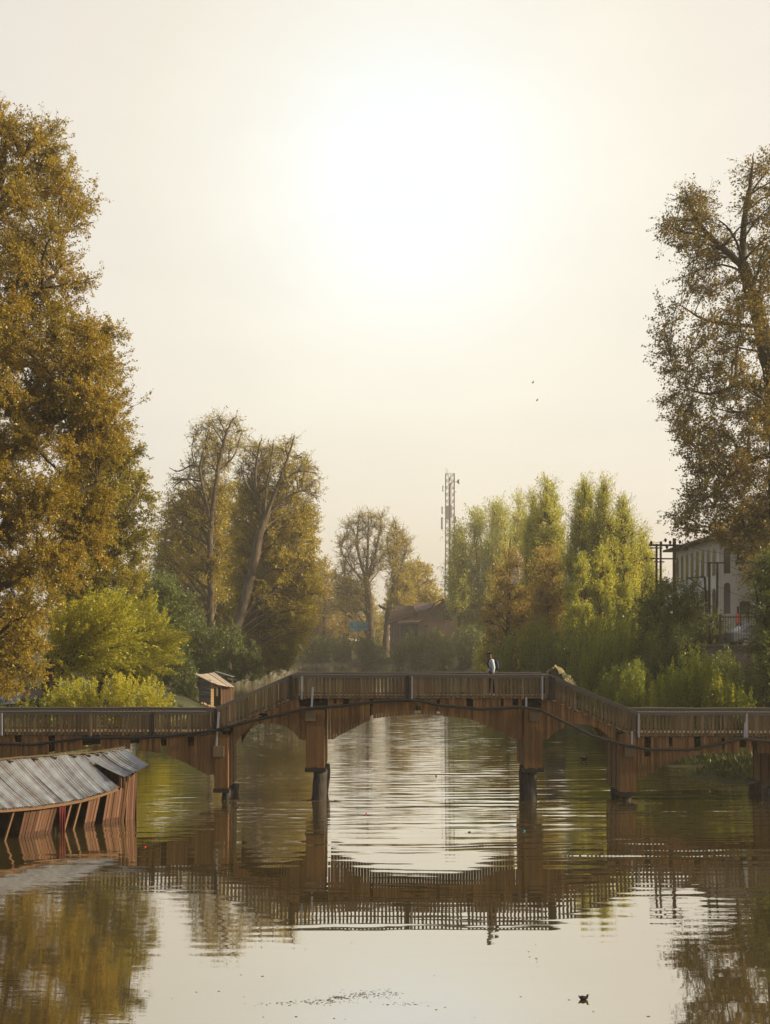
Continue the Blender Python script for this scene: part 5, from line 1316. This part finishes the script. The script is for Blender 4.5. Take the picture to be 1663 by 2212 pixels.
# ------------------------------------------------------------------ white building on the right
def white_building():
    X0, X1, Y0, Y1 = 25.7, 35.5, 80.0, 92.0
    zb, ze = gz(27, 82) - .2, 14.0
    root = empty("white_building", ((X0 + X1) / 2, (Y0 + Y1) / 2, zb), "pale three storey building with arched windows and wide eaves on the right", "building")
    mb = MB(); mb.box(X0, X1, Y0, Y1, zb, ze, .5); mb.box(X0 + 2.6, X1 - .6, Y0 - 1.6, Y0 - .003, zb, ze + 1.6, .6)
    mb.build("wall", M['white'], root)
    mb = MB()
    zr = ze + 1.7
    e = .9; A = [(X0 - e, Y0 - e, ze), (X1 + e, Y0 - e, ze), (X1 + e, Y1 + e, ze), (X0 - e, Y1 + e, ze)]
    T = [(X0 + 4, Y0 + 4.5, zr), (X1 - 4, Y0 + 4.5, zr), (X1 - 4, Y1 - 4.5, zr), (X0 + 4, Y1 - 4.5, zr)]
    mb.hexa([(x, y, z + .18) for x, y, z in A] + T)
    mb.box(X0 - e, X1 + e, Y0 - e, Y1 + e, ze + .01, ze + .17)
    mb.hexa([(X0 + 2.2, Y0 - 2.2, ze + 1.62), (X1 - .2, Y0 - 2.2, ze + 1.62), (X1 - .2, Y0 + 2, ze + 1.62), (X0 + 2.2, Y0 + 2, ze + 1.62), (X0 + 3.5, Y0 + .2, ze + 2.7), (X1 - 1.5, Y0 + .2, ze + 2.7), (X1 - 1.5, Y0 + 1.2, ze + 2.7), (X0 + 3.5, Y0 + 1.2, ze + 2.7)])
    mb.build("roof", M['rustroof'], root)
    mb = MB(); mb.box(X0 - e - .02, X1 + e, Y0 - e - .02, Y0 - e + .1, ze - .12, ze + .0, .5); mb.build("fascia", M['trim'], root)
    def win(face, a, b, z0, z1, arched=True):
        w = (b - a) / 2; c = (a + b) / 2
        pr = [(a, z0), (b, z0), (b, z1 - w)] + ([(c + w * math.cos(t), z1 - w + w * math.sin(t)) for t in np.linspace(.3, math.pi - .3, 7)] if arched else [(b, z1), (a, z1)]) + ([(a, z1 - w)] if arched else [])
        def put(poly, th, name, mat, par):
            mb = MB()
            if face == 'f':
                mb.prism(poly, Y0 - th, Y0 + .05)
            else:
                n = len(poly); vs = [(X0 - th, u, z) for u, z in poly] + [(X0 + .05, u, z) for u, z in poly]
                mb.add(vs, [tuple(range(n)), tuple(range(n, 2 * n))[::-1]] + [(i, i + n, (i + 1) % n + n, (i + 1) % n) for i in range(n)])
            return mb.build(name, mat, par)
        grow = [(c + (u - c) * 1.28, z0 - .1 + (z - z0) * 1.06) for u, z in pr]
        f = put(grow, .04, "window", M['trim'], root); put(pr, .055, "pane", M['glass'], f)
    for z0, z1 in ((11.2, 13.5), (7.7, 10.2)):
        for k in range(8): win('l', Y0 + .7 + k * 1.45, Y0 + 1.5 + k * 1.45, z0, z1)
    win('f', X0 + .35, X0 + .85, 11.3, 13.3); win('f', X0 + .35, X0 + .85, 8.2, 10.6); win('f', X0 + 1.5, X0 + 2.1, 11.5, 12.9)
    mb = MB(); mb.box(X0 - .5, X0 + .02, Y0 + 3.0, Y0 + 10, 7.3, 7.6); mb.build("canopy", M['rustroof'], root)
    mb = MB()
    for x in (X0 + .15, X0 + 1.3): mb.box(x, x + .12, Y0 - .06, Y0 + .01, zb, ze - .05)
    mb.build("corner_trim", M['trim'], root)
    # projecting wing windows
    for (a, b, z0, z1) in [(X0 + 3.2, X0 + 4.3, 7.35, 8.35), (X0 + 5.6, X0 + 7.0, 11.0, 13.2), (X0 + 5.6, X0 + 7.0, 14.0, 15.1)]:
        f = MB().box(a - .14, b + .14, Y0 - 1.66, Y0 - 1.58, z0 - .14, z1 + .14).build("window", M['trim'], root)
        MB().box(a, b, Y0 - 1.68, Y0 - 1.59, z0, z1).build("pane", M['glass'], f)
    a, b, z0, z1 = X0 + 3.2, X0 + 4.3, 7.35, 8.35
    for s in (a - .55, b + .15):
        MB().box(s, s + .4, Y0 - 1.68, Y0 - 1.6, z0, z1).build("shutter", M['hutdark'], root)
white_building()

# ------------------------------------------------------------------ poles, wires, fence, street things
def pole_main():
    d = 72.0; x = P(1457, 0, d)[0]; zb = gz(x, d) - .3
    def q(px, py, dd=d): return P(px, py, dd)
    root = empty("utility_pole", (x, d, zb), "thick timber utility pole with two crossarms and insulators", "utility pole")
    mb = MB(); mb.tube([(x + .02, d, zb), (x, d, (zb + 12) / 2), (x - .02, d, q(0, 1163)[2])], [.17, .15, .12], 10); mb.build("shaft", M['bark'], root, True)
    for (xa, xb, y, h) in [(1401, 1473, 1178, .13), (1449, 1485, 1186, .16), (1403, 1460, 1207, .09)]:
        mb = MB(); a, b = q(xa, y), q(xb, y + .5); mb.beam((a[0], d - .16, a[2]), (b[0], d - .16, b[2]), .1, h); mb.build("crossarm", M['bark'], root)
    for px, py in ((1405, 1173), (1436, 1167), (1446, 1172), (1467, 1171), (1439, 1182), (1426, 1174)):
        p = q(px, py); mb = MB(); mb.tube([(p[0], d - .16, p[2] - .16), (p[0], d - .16, p[2] - .04), (p[0], d - .16, p[2] + .06), (p[0], d - .16, p[2] + .12)], [.02, .1, .09, .03], 8); mb.build("insulator", M['dark'], root)
    return root
pole_main()
def thin_pole(px, top, d, lab, arms, tilt=0):
    x = P(px, 0, d)[0]; zb = gz(x, d) - .3; zt = P(0, top, d)[2]
    root = empty("utility_pole", (x, d, zb), lab, "utility pole", "thin poles by the right bank street")
    mb = MB(); mb.tube([(x, d, zb), (x + tilt, d, zt)], [.1, .075], 8); mb.build("shaft", M['bark_dark'], root)
    for (xa, xb, y) in arms:
        a, b = P(xa, y, d), P(xb, y, d); mb = MB(); mb.beam((a[0], d - .1, a[2]), (b[0], d - .1, b[2]), .07, .08); mb.build("crossarm", M['bark_dark'], root)
thin_pole(1418, 1175, 73.5, "thin dark pole left of the thick timber pole, with a short crossarm on top", [(1402, 1430, 1184)])
thin_pole(1427, 1174, 72.6, "thin dark pole nearest left of the thick timber pole", [(1412, 1434, 1214)])
thin_pole(1532, 1214, 66, "thin pole with a long crossarm in front of the pale building", [(1526, 1568, 1216)])
thin_pole(1548, 1216, 66.5, "right one of the two poles joined by the long crossarm", [], .05)
thin_pole(1594, 1310, 64, "short dark pole standing above the iron fence", [])
def bracket():
    d = 70.0
    def q(px, py): return P(px, py, d)
    z = gz(q(1525, 0)[0], d) - .3; x = q(1527, 0)[0]
    root = empty("bracket_post", (x, d, z), "leaning post with a horizontal arm and a diagonal brace before the pale building", "post")
    a = q(1522, 1246); MB().beam((x + .1, d, z), a, .13, .13).build("shaft", M['bark_dark'], root)
    MB().beam(q(1484, 1249), a, .09, .09).build("arm", M['bark_dark'], root)
    MB().beam(q(1490, 1250), q(1527, 1278), .07, .07).build("brace", M['bark_dark'], root)
bracket()
def wire(a, b, sag, lab):
    a, b = np.array(a), np.array(b); pts = []
    for t in np.linspace(0, 1, 17):
        p = a * (1 - t) + b * t; p[2] -= sag * 4 * t * (1 - t); pts.append(p)
    tag(MB().tube(pts, .016, 5).build("wire", M['cable'], None, True), lab, "wire", "overhead wires on the right bank")
for xa, ya, da, xb, yb, db, sag, lab in [(1467, 1171, 72, 1640, 1190, 60, .4, "upper wire running right from the thick timber pole"), (1472, 1179, 72, 1532, 1216, 66, .3, "short wire from the thick pole to the long crossarm pole"),
        (1566, 1216, 66, 1700, 1240, 58, .4, "wire running right from the long crossarm across the pale building"), (1548, 1265, 66.5, 1700, 1290, 60, .4, "lower wire crossing the pale wall above the shuttered window"),
        (1405, 1173, 72, 1436, 1167, 71.9, .05, "short jumper wire along the upper crossarm"), (1594, 1314, 64, 1640, 1298, 62, .1, "thin wire from the short dark pole to the street lamp")]:
    wire(P(xa, ya, da), P(xb, yb, db), sag, lab)
def retaining_wall():
    mb = MB(); x = 18.6; rg = random.Random(4)
    mb.box(18.3, 60, 59.75, 60.35, 1.2, 5.82)
    root = mb.build("retaining_wall", M['stone']); tag(root, "dark stone retaining wall holding up the street on the right bank", "wall")
    mb = MB(); x = 18.25
    while x < 60:
        w = rg.uniform(.7, 1.2); mb.box(x, x + w - .02, 59.68, 60.42, 5.823, 5.92); x += w
    mb.build("coping", M['stone'], root)
retaining_wall()
def fence():
    d = 60.05; xa, xb = P(1556, 0, d)[0], 34.0; z0, z1 = 5.92, P(0, 1333, d)[2]
    root = empty("iron_fence", ((xa + xb) / 2, d, z0), "dark iron railing with thin upright bars on top of the stone wall", "fence")
    mb = MB(); x = xa
    while x < xb: mb.box(x - .014, x + .014, d - .014, d + .014, z0 + .06, z1 + .08); x += .15
    mb.build("bar_panel", M['iron'], root)
    for z in (z0 + .14, z1): MB().beam((xa, d + .03, z), (xb, d + .03, z), .05, .07).build("rail", M['iron'], root)
    x = xa
    while x < xb: MB().box(x - .05, x + .05, d - .05, d + .09, z0, z1 + .16).build("fence_post", M['iron'], root); x += 2.1
fence()
def car(x, y, rz, lab, mat, seed):
    z = gz(x, y)
    root = empty("parked_car", (x, y, z), lab, "car", "cars parked behind the iron fence")
    c, s = math.cos(rz), math.sin(rz)
    def put(mb, name, m, par):
        mb.v = [(x + a * c - b * s, y + a * s + b * c, z + h) for a, b, h in mb.v]; return mb.build(name, m, par)
    body = [(-2.0, .32), (2.0, .32), (2.05, .62), (1.95, .80), (1.05, .90), (.45, 1.42), (-.95, 1.46), (-1.75, .98), (-2.02, .90), (-2.08, .55)]
    mb = MB(); n = len(body)
    vs = []
    for yy, sc in ((-.80, .96), (-.70, 1.0), (.70, 1.0), (.80, .96)):
        for a, h in body:
            taper = 1 - .22 * max(0, h - .9) / .55
            vs.append((a * sc, yy * taper, h if sc == 1 else .04 + h * .97))
    fs = [tuple(range(n)), tuple(range(3 * n, 4 * n))[::-1]]
    for k in range(3): fs += [(k * n + i, k * n + n + i, k * n + n + (i + 1) % n, k * n + (i + 1) % n) for i in range(n)]
    mb.add(vs, fs); bd = put(mb, "body", mat, root)
    for sy in (-1, 1):
        mb = MB(); yv = sy * .805
        for tri in ([(-.95, 1.36), (-.3, 1.37), (-.3, .98), (-1.45, .98)], [(-.22, 1.37), (.38, 1.33), (.85, .95), (-.22, .98)]):
            mb.add([(a, yv * (1 - .22 * max(0, h - .9) / .55) + sy * .012, h) for a, h in tri] + [(a, yv * .9, h) for a, h in tri], [(0, 1, 2, 3), (7, 6, 5, 4)])
        put(mb, "side_window", M['glass'], bd)
    mb = MB(); mb.hexa([(1.02, -.62, .93), (1.02, .62, .93), (1.0, .62, .90), (1.0, -.62, .90), (.50, -.55, 1.40), (.50, .55, 1.40), (.46, .55, 1.38), (.46, -.55, 1.38)]); put(mb, "windscreen", M['glass'], bd)
    for a in (-1.25, 1.25):
        for sy in (-.76, .76):
            mb = MB(); mb.tube([(a, sy - .1, .31), (a, sy + .1, .31)], .31, 16); w = put(mb, "wheel", M['tyre'], root)
            mb = MB(); mb.tube([(a, sy - .11, .31), (a, sy + .11, .31)], .18, 12); put(mb, "rim", M['steel'], w)
car(22.6, 62.6, .05, "grey car parked behind the left end of the iron fence", M['car_grey'], 1)
car(27.2, 63.0, .1, "white car parked behind the iron fence", M['car_white'], 2)
car(31.8, 62.8, 0, "grey car right of the white one behind the fence", M['car_grey'], 3)
def lamp():
    d = 62.0; p = P(1643, 1305, d); zb = gz(p[0], d)
    root = empty("street_lamp", (p[0] + .4, d, zb), "slim street lamp with a white flat head above the fence", "street lamp")
    MB().tube([(p[0] + .4, d, zb), (p[0] + .4, d, p[2] - .2), (p[0] + .3, d, p[2] - .02), (p[0], d, p[2])], [.06, .045, .035, .03], 8).build("pole", M['steel'], root)
    MB().tube([(p[0] + .1, d, p[2]), (p[0] - .1, d, p[2] + .03), (p[0] - .45, d, p[2] + .01)], [.04, .11, .05], 8).build("lamp_head", M['trim'], root)
    x, z = P(1616, 1318, d)[[0, 2]]; zb = gz(x, d + .6)
    root = empty("sign_board", (x, d + .6, zb), "black notice board with a red strip beside the street lamp", "sign")
    MB().box(x - .3, x + .3, d + .58, d + .63, z - .25, z + .55).build("panel", M['dark'], root)
    MB().box(x - .55, x - .32, d + .58, d + .63, z - .75, z - .2).build("red_panel", M['redsign'], root)
    for dx in (-.25, .25): MB().box(x + dx - .03, x + dx + .03, d + .64, d + .69, zb, z + .5).build("leg", M['iron'], root)
lamp()

# ------------------------------------------------------------------ tarpaulins and shacks
def cloth_grid(name, pts, thick, m, label, cat, sag=.1, n=12, wr=.03, seed=1):
    rg = np.random.default_rng(seed); a, b, c, e = [np.array(p) for p in pts]; V = []
    for j in range(n):
        for i in range(n):
            u, v = i / (n - 1), j / (n - 1)
            p = (a * (1 - u) + b * u) * (1 - v) + (e * (1 - u) + c * u) * v
            p = p + np.array([0, 0, -sag * math.sin(math.pi * u) * math.sin(math.pi * v)]) + rg.normal(0, wr, 3)
            V.append(p)
    V = np.array(V); lo = V + np.array([0, thick, -thick]); ix = np.arange(n * n).reshape(n, n)
    f = np.stack([ix[:-1, :-1], ix[:-1, 1:], ix[1:, 1:], ix[1:, :-1]], -1).reshape(-1, 4)
    o = link_mesh(name, np_mesh(name, np.concatenate([V, lo]), np.concatenate([f, f[:, ::-1] + n * n]), np.tile(rg.random(len(f)), 2), True), m)
    return tag(o, label, cat)
def blue_shelter():
    d = 258.0; p = P(770, 1352, d); zb = gz(p[0], d)
    root = empty("tarp_shelter", (p[0], d, zb), "blue tarpaulin shelter beside the bare tree trunk on the far bank", "shelter")
    t = cloth_grid("cover", (P(753, 1341, d + 2), P(794, 1345, d + 2), P(795, 1360, d - 1.5), P(757, 1366, d - 1.5)), .06, M['bluetarp'], None, None, .3, 14, .12, 3)
    t.parent = root; t.data.transform(Matrix.Translation(-Vector(root.location)))
    for px in (754, 775, 794): MB().box(P(px, 0, d)[0] - .07, P(px, 0, d)[0] + .07, d - 1, d - .85, zb, P(0, 1352, d)[2]).build("post", M['hutdark'], root)
    cloth_grid("sheet", (P(752, 1379, d - 3), P(775, 1380, d - 3), P(778, 1384, d - 4), P(757, 1386, d - 4)), .05, M['trim'], "white sheet lying below the blue tarpaulin shelter", "sheet", .1, 8, .05, 4)
blue_shelter()
def yellow_canopy():
    d = 62.0
    root = empty("covered_stall", P(1205, 1500, d), "small peaked canopy draped in yellow tarpaulin behind the bridge", "canopy")
    def part(pts, m, name, sag, seed):
        t = cloth_grid(name, pts, .04, m, None, None, sag, 14, .05, seed); t.parent = root
        off = Vector(root.location); t.data.transform(Matrix.Translation(-off))
    pk, pk2 = P(1197, 1441, d), P(1206, 1440, d + 1.2)
    part((P(1176, 1458, d - .2), pk, pk2, P(1180, 1455, d + 1.2)), M['yellowtarp'], "tarpaulin", -.06, 5)
    part((pk, P(1236, 1486, d - .2), P(1246, 1478, d + 1.2), pk2), M['yellowtarp'], "tarpaulin", -.10, 6)
    mb = MB(); a, b, c = P(1197, 1443, d), P(1180, 1462, d), P(1230, 1488, d); g = P(1182, 1560, d); h = P(1236, 1560, d)
    mb.prism([(a[0], a[2]), (c[0] - .3, c[2]), (h[0] - .3, h[2]), (g[0], g[2]), (b[0] + .15, b[2])], d + .1, d + 1.1); mb.build("wall", M['hutdark'], root)
yellow_canopy()
def left_shack():
    d = 66.0
    root = empty("tarp_shack", P(30, 1540, d), "low shack under grey sheets behind the railing at the left edge", "shack")
    for pts, m, s in [((P(-40, 1524, d - 1), P(40, 1520, d - 1), P(55, 1494, d + 2.5), P(-40, 1500, d + 2.5)), M['greytarp'], 1), ((P(42, 1512, d - .5), P(100, 1510, d - .5), P(92, 1486, d + 2.4), P(52, 1490, d + 2.4)), M['rustroof'], 2)]:
        t = cloth_grid("roof_sheet", pts, .05, m, None, None, .08, 10, .03, s); t.parent = root; t.data.transform(Matrix.Translation(-Vector(root.location)))
    a, b = P(-45, 0, d)[0], P(96, 0, d)[0]
    MB().box(a, b, d + .2, d + 2.3, 1.2, 2.05).build("wall", M['dark'], root)
left_shack()

# ------------------------------------------------------------------ person on the bridge
def skin(name, verts, edges, radii, m, parent=None, sub=2, root=0):
    me = bpy.data.meshes.new(name + "_cage"); me.from_pydata([tuple(v) for v in verts], edges, [])
    o = bpy.data.objects.new(name + "_cage", me); COL.objects.link(o)
    md = o.modifiers.new("skin", 'SKIN'); md.use_smooth_shade = True
    sv = me.skin_vertices[0].data
    for i, r in enumerate(radii):
        sv[i].radius = r if hasattr(r, '__len__') else (r, r); sv[i].use_root = (i == root)
    s = o.modifiers.new("sub", 'SUBSURF'); s.levels = sub; s.render_levels = sub
    dg = bpy.context.evaluated_depsgraph_get(); dg.update()
    ev = o.evaluated_get(dg); nm = bpy.data.meshes.new_from_object(ev)
    bpy.data.objects.remove(o); nm.name = name
    nm.materials.clear()
    at = nm.attributes.new("rnd", 'FLOAT', 'FACE'); at.data.foreach_set("value", [.5] * len(nm.polygons))
    return link_mesh(name, nm, m, parent)
def person():
    zd = bz(1507); ox, oy = bx(1066), BD + 0.75
    def T(v): return (ox + v[0], oy + v[1], zd + v[2])       # faces -x
    root = empty("person", (ox, oy, zd), "person in a pale blue hooded top and black trousers walking over the bridge", "person")
    V = [(0.03, 0, .93), (0.01, 0, 1.10), (-.01, 0, 1.28), (-.02, 0, 1.42), (-.055, 0, 1.50), (-.085, 0, 1.56), (-.10, 0, 1.64), (-.105, 0, 1.70),
         (.0, -.10, .90), (-.06, -.11, .50), (-.12, -.11, .09), (-.20, -.11, .04),
         (.05, .10, .90), (.09, .11, .50), (.15, .11, .12), (.09, .11, .04),
         (.0, -.19, 1.40), (.06, -.235, 1.15), (.02, -.22, .92), (.0, -.22, .84),
         (.0, .19, 1.40), (-.03, .235, 1.15), (-.09, .22, .93), (-.11, .22, .85),
         (-.135, 0, 1.585), (-.185, 0, 1.615)]
    E = [(0, 1), (1, 2), (2, 3), (3, 4), (4, 5), (5, 6), (6, 7), (0, 8), (8, 9), (9, 10), (10, 11), (0, 12), (12, 13), (13, 14), (14, 15), (3, 16), (16, 17), (17, 18), (18, 19), (3, 20), (20, 21), (21, 22), (22, 23), (5, 24), (6, 25)]
    Rr = [(.13, .10), (.125, .095), (.145, .10), (.12, .09), .052, .075, .098, .07, .088, .058, .040, .032, .088, .058, .040, .032, .055, .042, .030, .028, .055, .042, .030, .028, .055, .022]
    # five fingers on each hand
    for base, hx, sy in ((19, .0, -.22), (23, -.11, .22)):
        hz = V[base][2]
        for k, (dx, ln) in enumerate(((-.030, .07), (-.012, .085), (.008, .08), (.026, .062))):
            i = len(V); V += [(hx + dx, sy, hz - .035), (hx + dx * 1.1 - .008, sy, hz - .035 - ln * .55), (hx + dx * 1.1 - .022, sy, hz - .035 - ln)]
            Rr += [.010, .009, .007]; E += [(base, i), (i, i + 1), (i + 1, i + 2)]
        i = len(V); V += [(hx - .040, sy, hz + .005), (hx - .058, sy, hz - .035)]; Rr += [.011, .009]; E += [(base, i), (i, i + 1)]
    skin("body", [T(v) for v in V], E, Rr, M['skin'], root)
    tv = [(0.03, 0, .97), (.0, -.10, .88), (-.06, -.11, .50), (-.115, -.11, .11), (.05, .10, .88), (.09, .11, .50), (.145, .11, .13), (.03, 0, 1.04)]
    skin("trousers", [T(v) for v in tv], [(0, 1), (1, 2), (2, 3), (0, 4), (4, 5), (5, 6), (0, 7)], [(.15, .12), .105, .078, .062, .105, .078, .062, (.14, .11)], M['trousers'], root)
    hv = [(0.03, 0, .93), (.01, 0, 1.10), (-.01, 0, 1.28), (-.02, 0, 1.42), (-.04, 0, 1.49), (.0, -.19, 1.41), (.065, -.24, 1.15), (.025, -.225, .93), (.0, .19, 1.41), (-.03, .24, 1.15), (-.085, .225, .94)]
    skin("hooded_top", [T(v) for v in hv], [(0, 1), (1, 2), (2, 3), (3, 4), (3, 5), (5, 6), (6, 7), (3, 8), (8, 9), (9, 10)], [(.155, .13), (.15, .12), (.165, .125), (.14, .12), .085, .075, .062, .048, .075, .062, .048], M['hoodie'], root)
    skin("hair", [T(v) for v in [(-.10, 0, 1.715), (-.07, 0, 1.69), (-.05, 0, 1.645), (-.14, 0, 1.72)]], [(0, 1), (1, 2), (0, 3)], [.078, .092, .078, .055], M['hair'], root)
    for pts in ([(-.10, -.11, .05), (-.17, -.11, .045), (-.24, -.11, .035)], [(.17, .11, .06), (.10, .11, .045), (.03, .11, .035)]):
        skin("shoe", [T(v) for v in pts], [(0, 1), (1, 2)], [.052, .05, .038], M['shoe'], root)
    for y in (-.034, .034):
        mb = MB(); p = T((-.183, y, 1.635)); mb.tube([(p[0] - .008, p[1], p[2]), (p[0] + .012, p[1], p[2])], .011, 8); mb.build("eye", M['hair'], root)
    bp = empty("backpack", T((.20, 0, 1.22)), "navy backpack worn by the person crossing the bridge", "backpack")
    skin("bag", [T(v) for v in [(.20, 0, 1.02), (.215, 0, 1.18), (.185, 0, 1.36), (.15, 0, 1.44)]], [(0, 1), (1, 2), (2, 3)], [(.14, .09), (.155, .11), (.14, .095), (.09, .05)], M['navy'], bp)
    for sy in (-.12, .12):
        mb = MB(); mb.tube([T(v) for v in [(.14, sy, 1.42), (.04, sy * 1.05, 1.50), (-.10, sy * 1.05, 1.44), (-.155, sy, 1.30), (-.10, sy * 1.4, 1.12), (.10, sy * 1.3, 1.05)]], .02, 6); mb.build("strap", M['navy'], bp, True)
person()

# ------------------------------------------------------------------ birds and floating things
def duck(x, y, s, face, lab):
    root = empty("duck", (x, y, 0), lab, "duck")
    def T(v): return (x + v[0] * s * face, y + v[1] * s, v[2] * s)
    V = [(-.04, 0, .07), (.08, 0, .075), (.15, 0, .10), (.165, 0, .18), (.175, 0, .245), (-.15, 0, .08), (-.215, 0, .12)]
    skin("body", [T(v) for v in V], [(0, 1), (1, 2), (2, 3), (3, 4), (0, 5), (5, 6)], [(.10 * s, .085 * s), (.10 * s, .085 * s), .075 * s, .050 * s, (.058 * s, .062 * s), (.085 * s, .075 * s), (.045 * s, .035 * s)], M['duck'], root)
    mb = MB(); mb.tube([T((.215, 0, .248)), T((.25, 0, .238)), T((.275, 0, .228))], [.022 * s, .016 * s, .007 * s], 8); mb.build("bill", M['bill'], root)
    mb = MB(); mb.tube([T((-.19, 0, .11)), T((-.235, 0, .17)), T((-.24, 0, .20))], [.04 * s, .028 * s, .01 * s], 8); mb.build("tail", M['duck'], root)
    mb = MB()
    for sy in (-1, 1): mb.tube([T((.08, sy * .085, .10)), T((-.06, sy * .10, .115)), T((-.2, sy * .05, .135))], [.03 * s, .045 * s, .01 * s], 8)
    mb.build("folded_wings", M['duck'], root)
p = G(1261, 2159); duck(p[0], p[1], .37, 1, "small dark duck swimming alone in the near foreground")
p = G(1262, 1641); duck(p[0], p[1], .9, 1, "tiny dark duck on the water between the two right piers")
def bird(px, py, d, a, lab):
    c = P(px, py, d)
    root = empty("flying_bird", c, lab, "bird", "birds in the sky")
    def T(u, v, w): return (c[0] + u * math.cos(a) - w * math.sin(a), c[1] + v, c[2] + u * math.sin(a) + w * math.cos(a))
    MB().tube([T(-.22, 0, 0), T(-.08, 0, .01), T(.1, 0, .01), T(.24, 0, -.01)], [.015, .06, .05, .01], 7).build("body", M['duck'], root)
    for s in (-1, 1):
        MB().add([T(-.07, s * .04, .02), T(.08, s * .04, .02), T(.05, s * .35, .16), T(-.08, s * .62, .10), T(-.07, s * .04, .005), T(.08, s * .04, .005), T(.05, s * .35, .145), T(-.08, s * .62, .09)],
                 [(0, 1, 2, 3), (7, 6, 5, 4), (0, 4, 5, 1), (1, 5, 6, 2), (2, 6, 7, 3), (3, 7, 4, 0)]).build("wing", M['duck'], root)
bird(1152, 825, 150, 1.75, "upper one of the two tiny birds flying in the sky")
bird(1161, 864, 150, 1.1, "lower one of the two tiny birds flying in the sky")
def blob(name, px, py, r, m, lab, cat, h=.7):
    p = G(px, py); mb = MB()
    n = 7; mb.tube([(p[0], p[1], z * r * h + .004) for z in np.linspace(-.8, 1, n)], [r * math.sqrt(max(.02, 1 - z * z)) for z in np.linspace(-.8, .99, n)], 10)
    return tag(mb.build(name, m, None, True), lab, cat)
blob("buoy", 943, 1677, .07, M['dish'], "small grey white float on the water under the middle arch", "float", 1.0)
blob("floating_can", 791, 1757, .035, M['redplastic'], "small red can floating in the bright water right of the second pier", "can")
blob("plastic_scrap", 313, 1830, .038, M['redplastic'], "red plastic scrap floating right of the sunken shed", "litter")
blob("plastic_bag", 1131, 1795, .06, M['teal'], "teal plastic bag floating against the reflection of the third pier", "litter")
blob("driftwood", 1014, 1798, .05, M['flotsam'], "dark lump of driftwood left of the third pier reflection", "driftwood")
def flotsam():
    rg = np.random.default_rng(8); mb = MB()
    def fleck(px, py, r, st=1.0):
        p = G(px, py); a = rg.uniform(0, 6.28); n = 5
        ring = [(p[0] + st * r * math.cos(a + k * 1.257) * rg.uniform(.5, 1.5), p[1] + r * math.sin(a + k * 1.257) * rg.uniform(.4, 1)) for k in range(n)]
        mb.add([(u, v, .002) for u, v in ring] + [(u, v, .005) for u, v in ring], [tuple(range(n))[::-1], tuple(range(n, 2 * n))] + [(k, (k + 1) % n, (k + 1) % n + n, k + n) for k in range(n)], float(rg.random()))
    for (cx, cy, w, h, nn) in ((690, 2164, 55, 4, 150), (735, 2155, 22, 3, 110), (790, 2148, 45, 5, 150), (840, 2146, 25, 7, 60), (880, 2168, 50, 4, 40), (600, 2168, 60, 3, 40)):
        for _ in range(int(nn * .7)): fleck(cx + rg.normal(0, w * .55), cy + rg.normal(0, h * .8), rg.uniform(.002, .007), rg.uniform(1, 4))
    fleck(737, 2154, .012, 5)
    for _ in range(110): fleck(rg.uniform(250, 1660), rg.uniform(1640, 2205), rg.uniform(.008, .026))
    for (cx, cy, w) in ((1185, 1733, 38), (1388, 1735, 46), (505, 1729, 28), (672, 1729, 20), (720, 1731, 16)):
        for _ in range(130): fleck(cx + rg.normal(0, w * .45), cy + rg.normal(0, 1.3), rg.uniform(.015, .05))
    tag(mb.build("floating_debris", M['flotsam']), "scattered dark flecks and weed floating on the river", "debris", kind="stuff")
flotsam()

# ------------------------------------------------------------------ warm evening haze over the whole scene
def haze():
    m, n, l, out = new_mat('evening_haze')
    v = n.new("ShaderNodeVolumePrincipled")
    v.inputs["Color"].default_value = (1.0, 0.93, 0.82, 1)
    v.inputs["Density"].default_value = 0.00058
    v.inputs["Anisotropy"].default_value = 0.25
    l.new(v.outputs[0], out.inputs["Volume"])
    o = MB().box(-330, 330, -90, 600, -4, 62).build("haze", m)
    tag(o, kind="stuff")
haze()
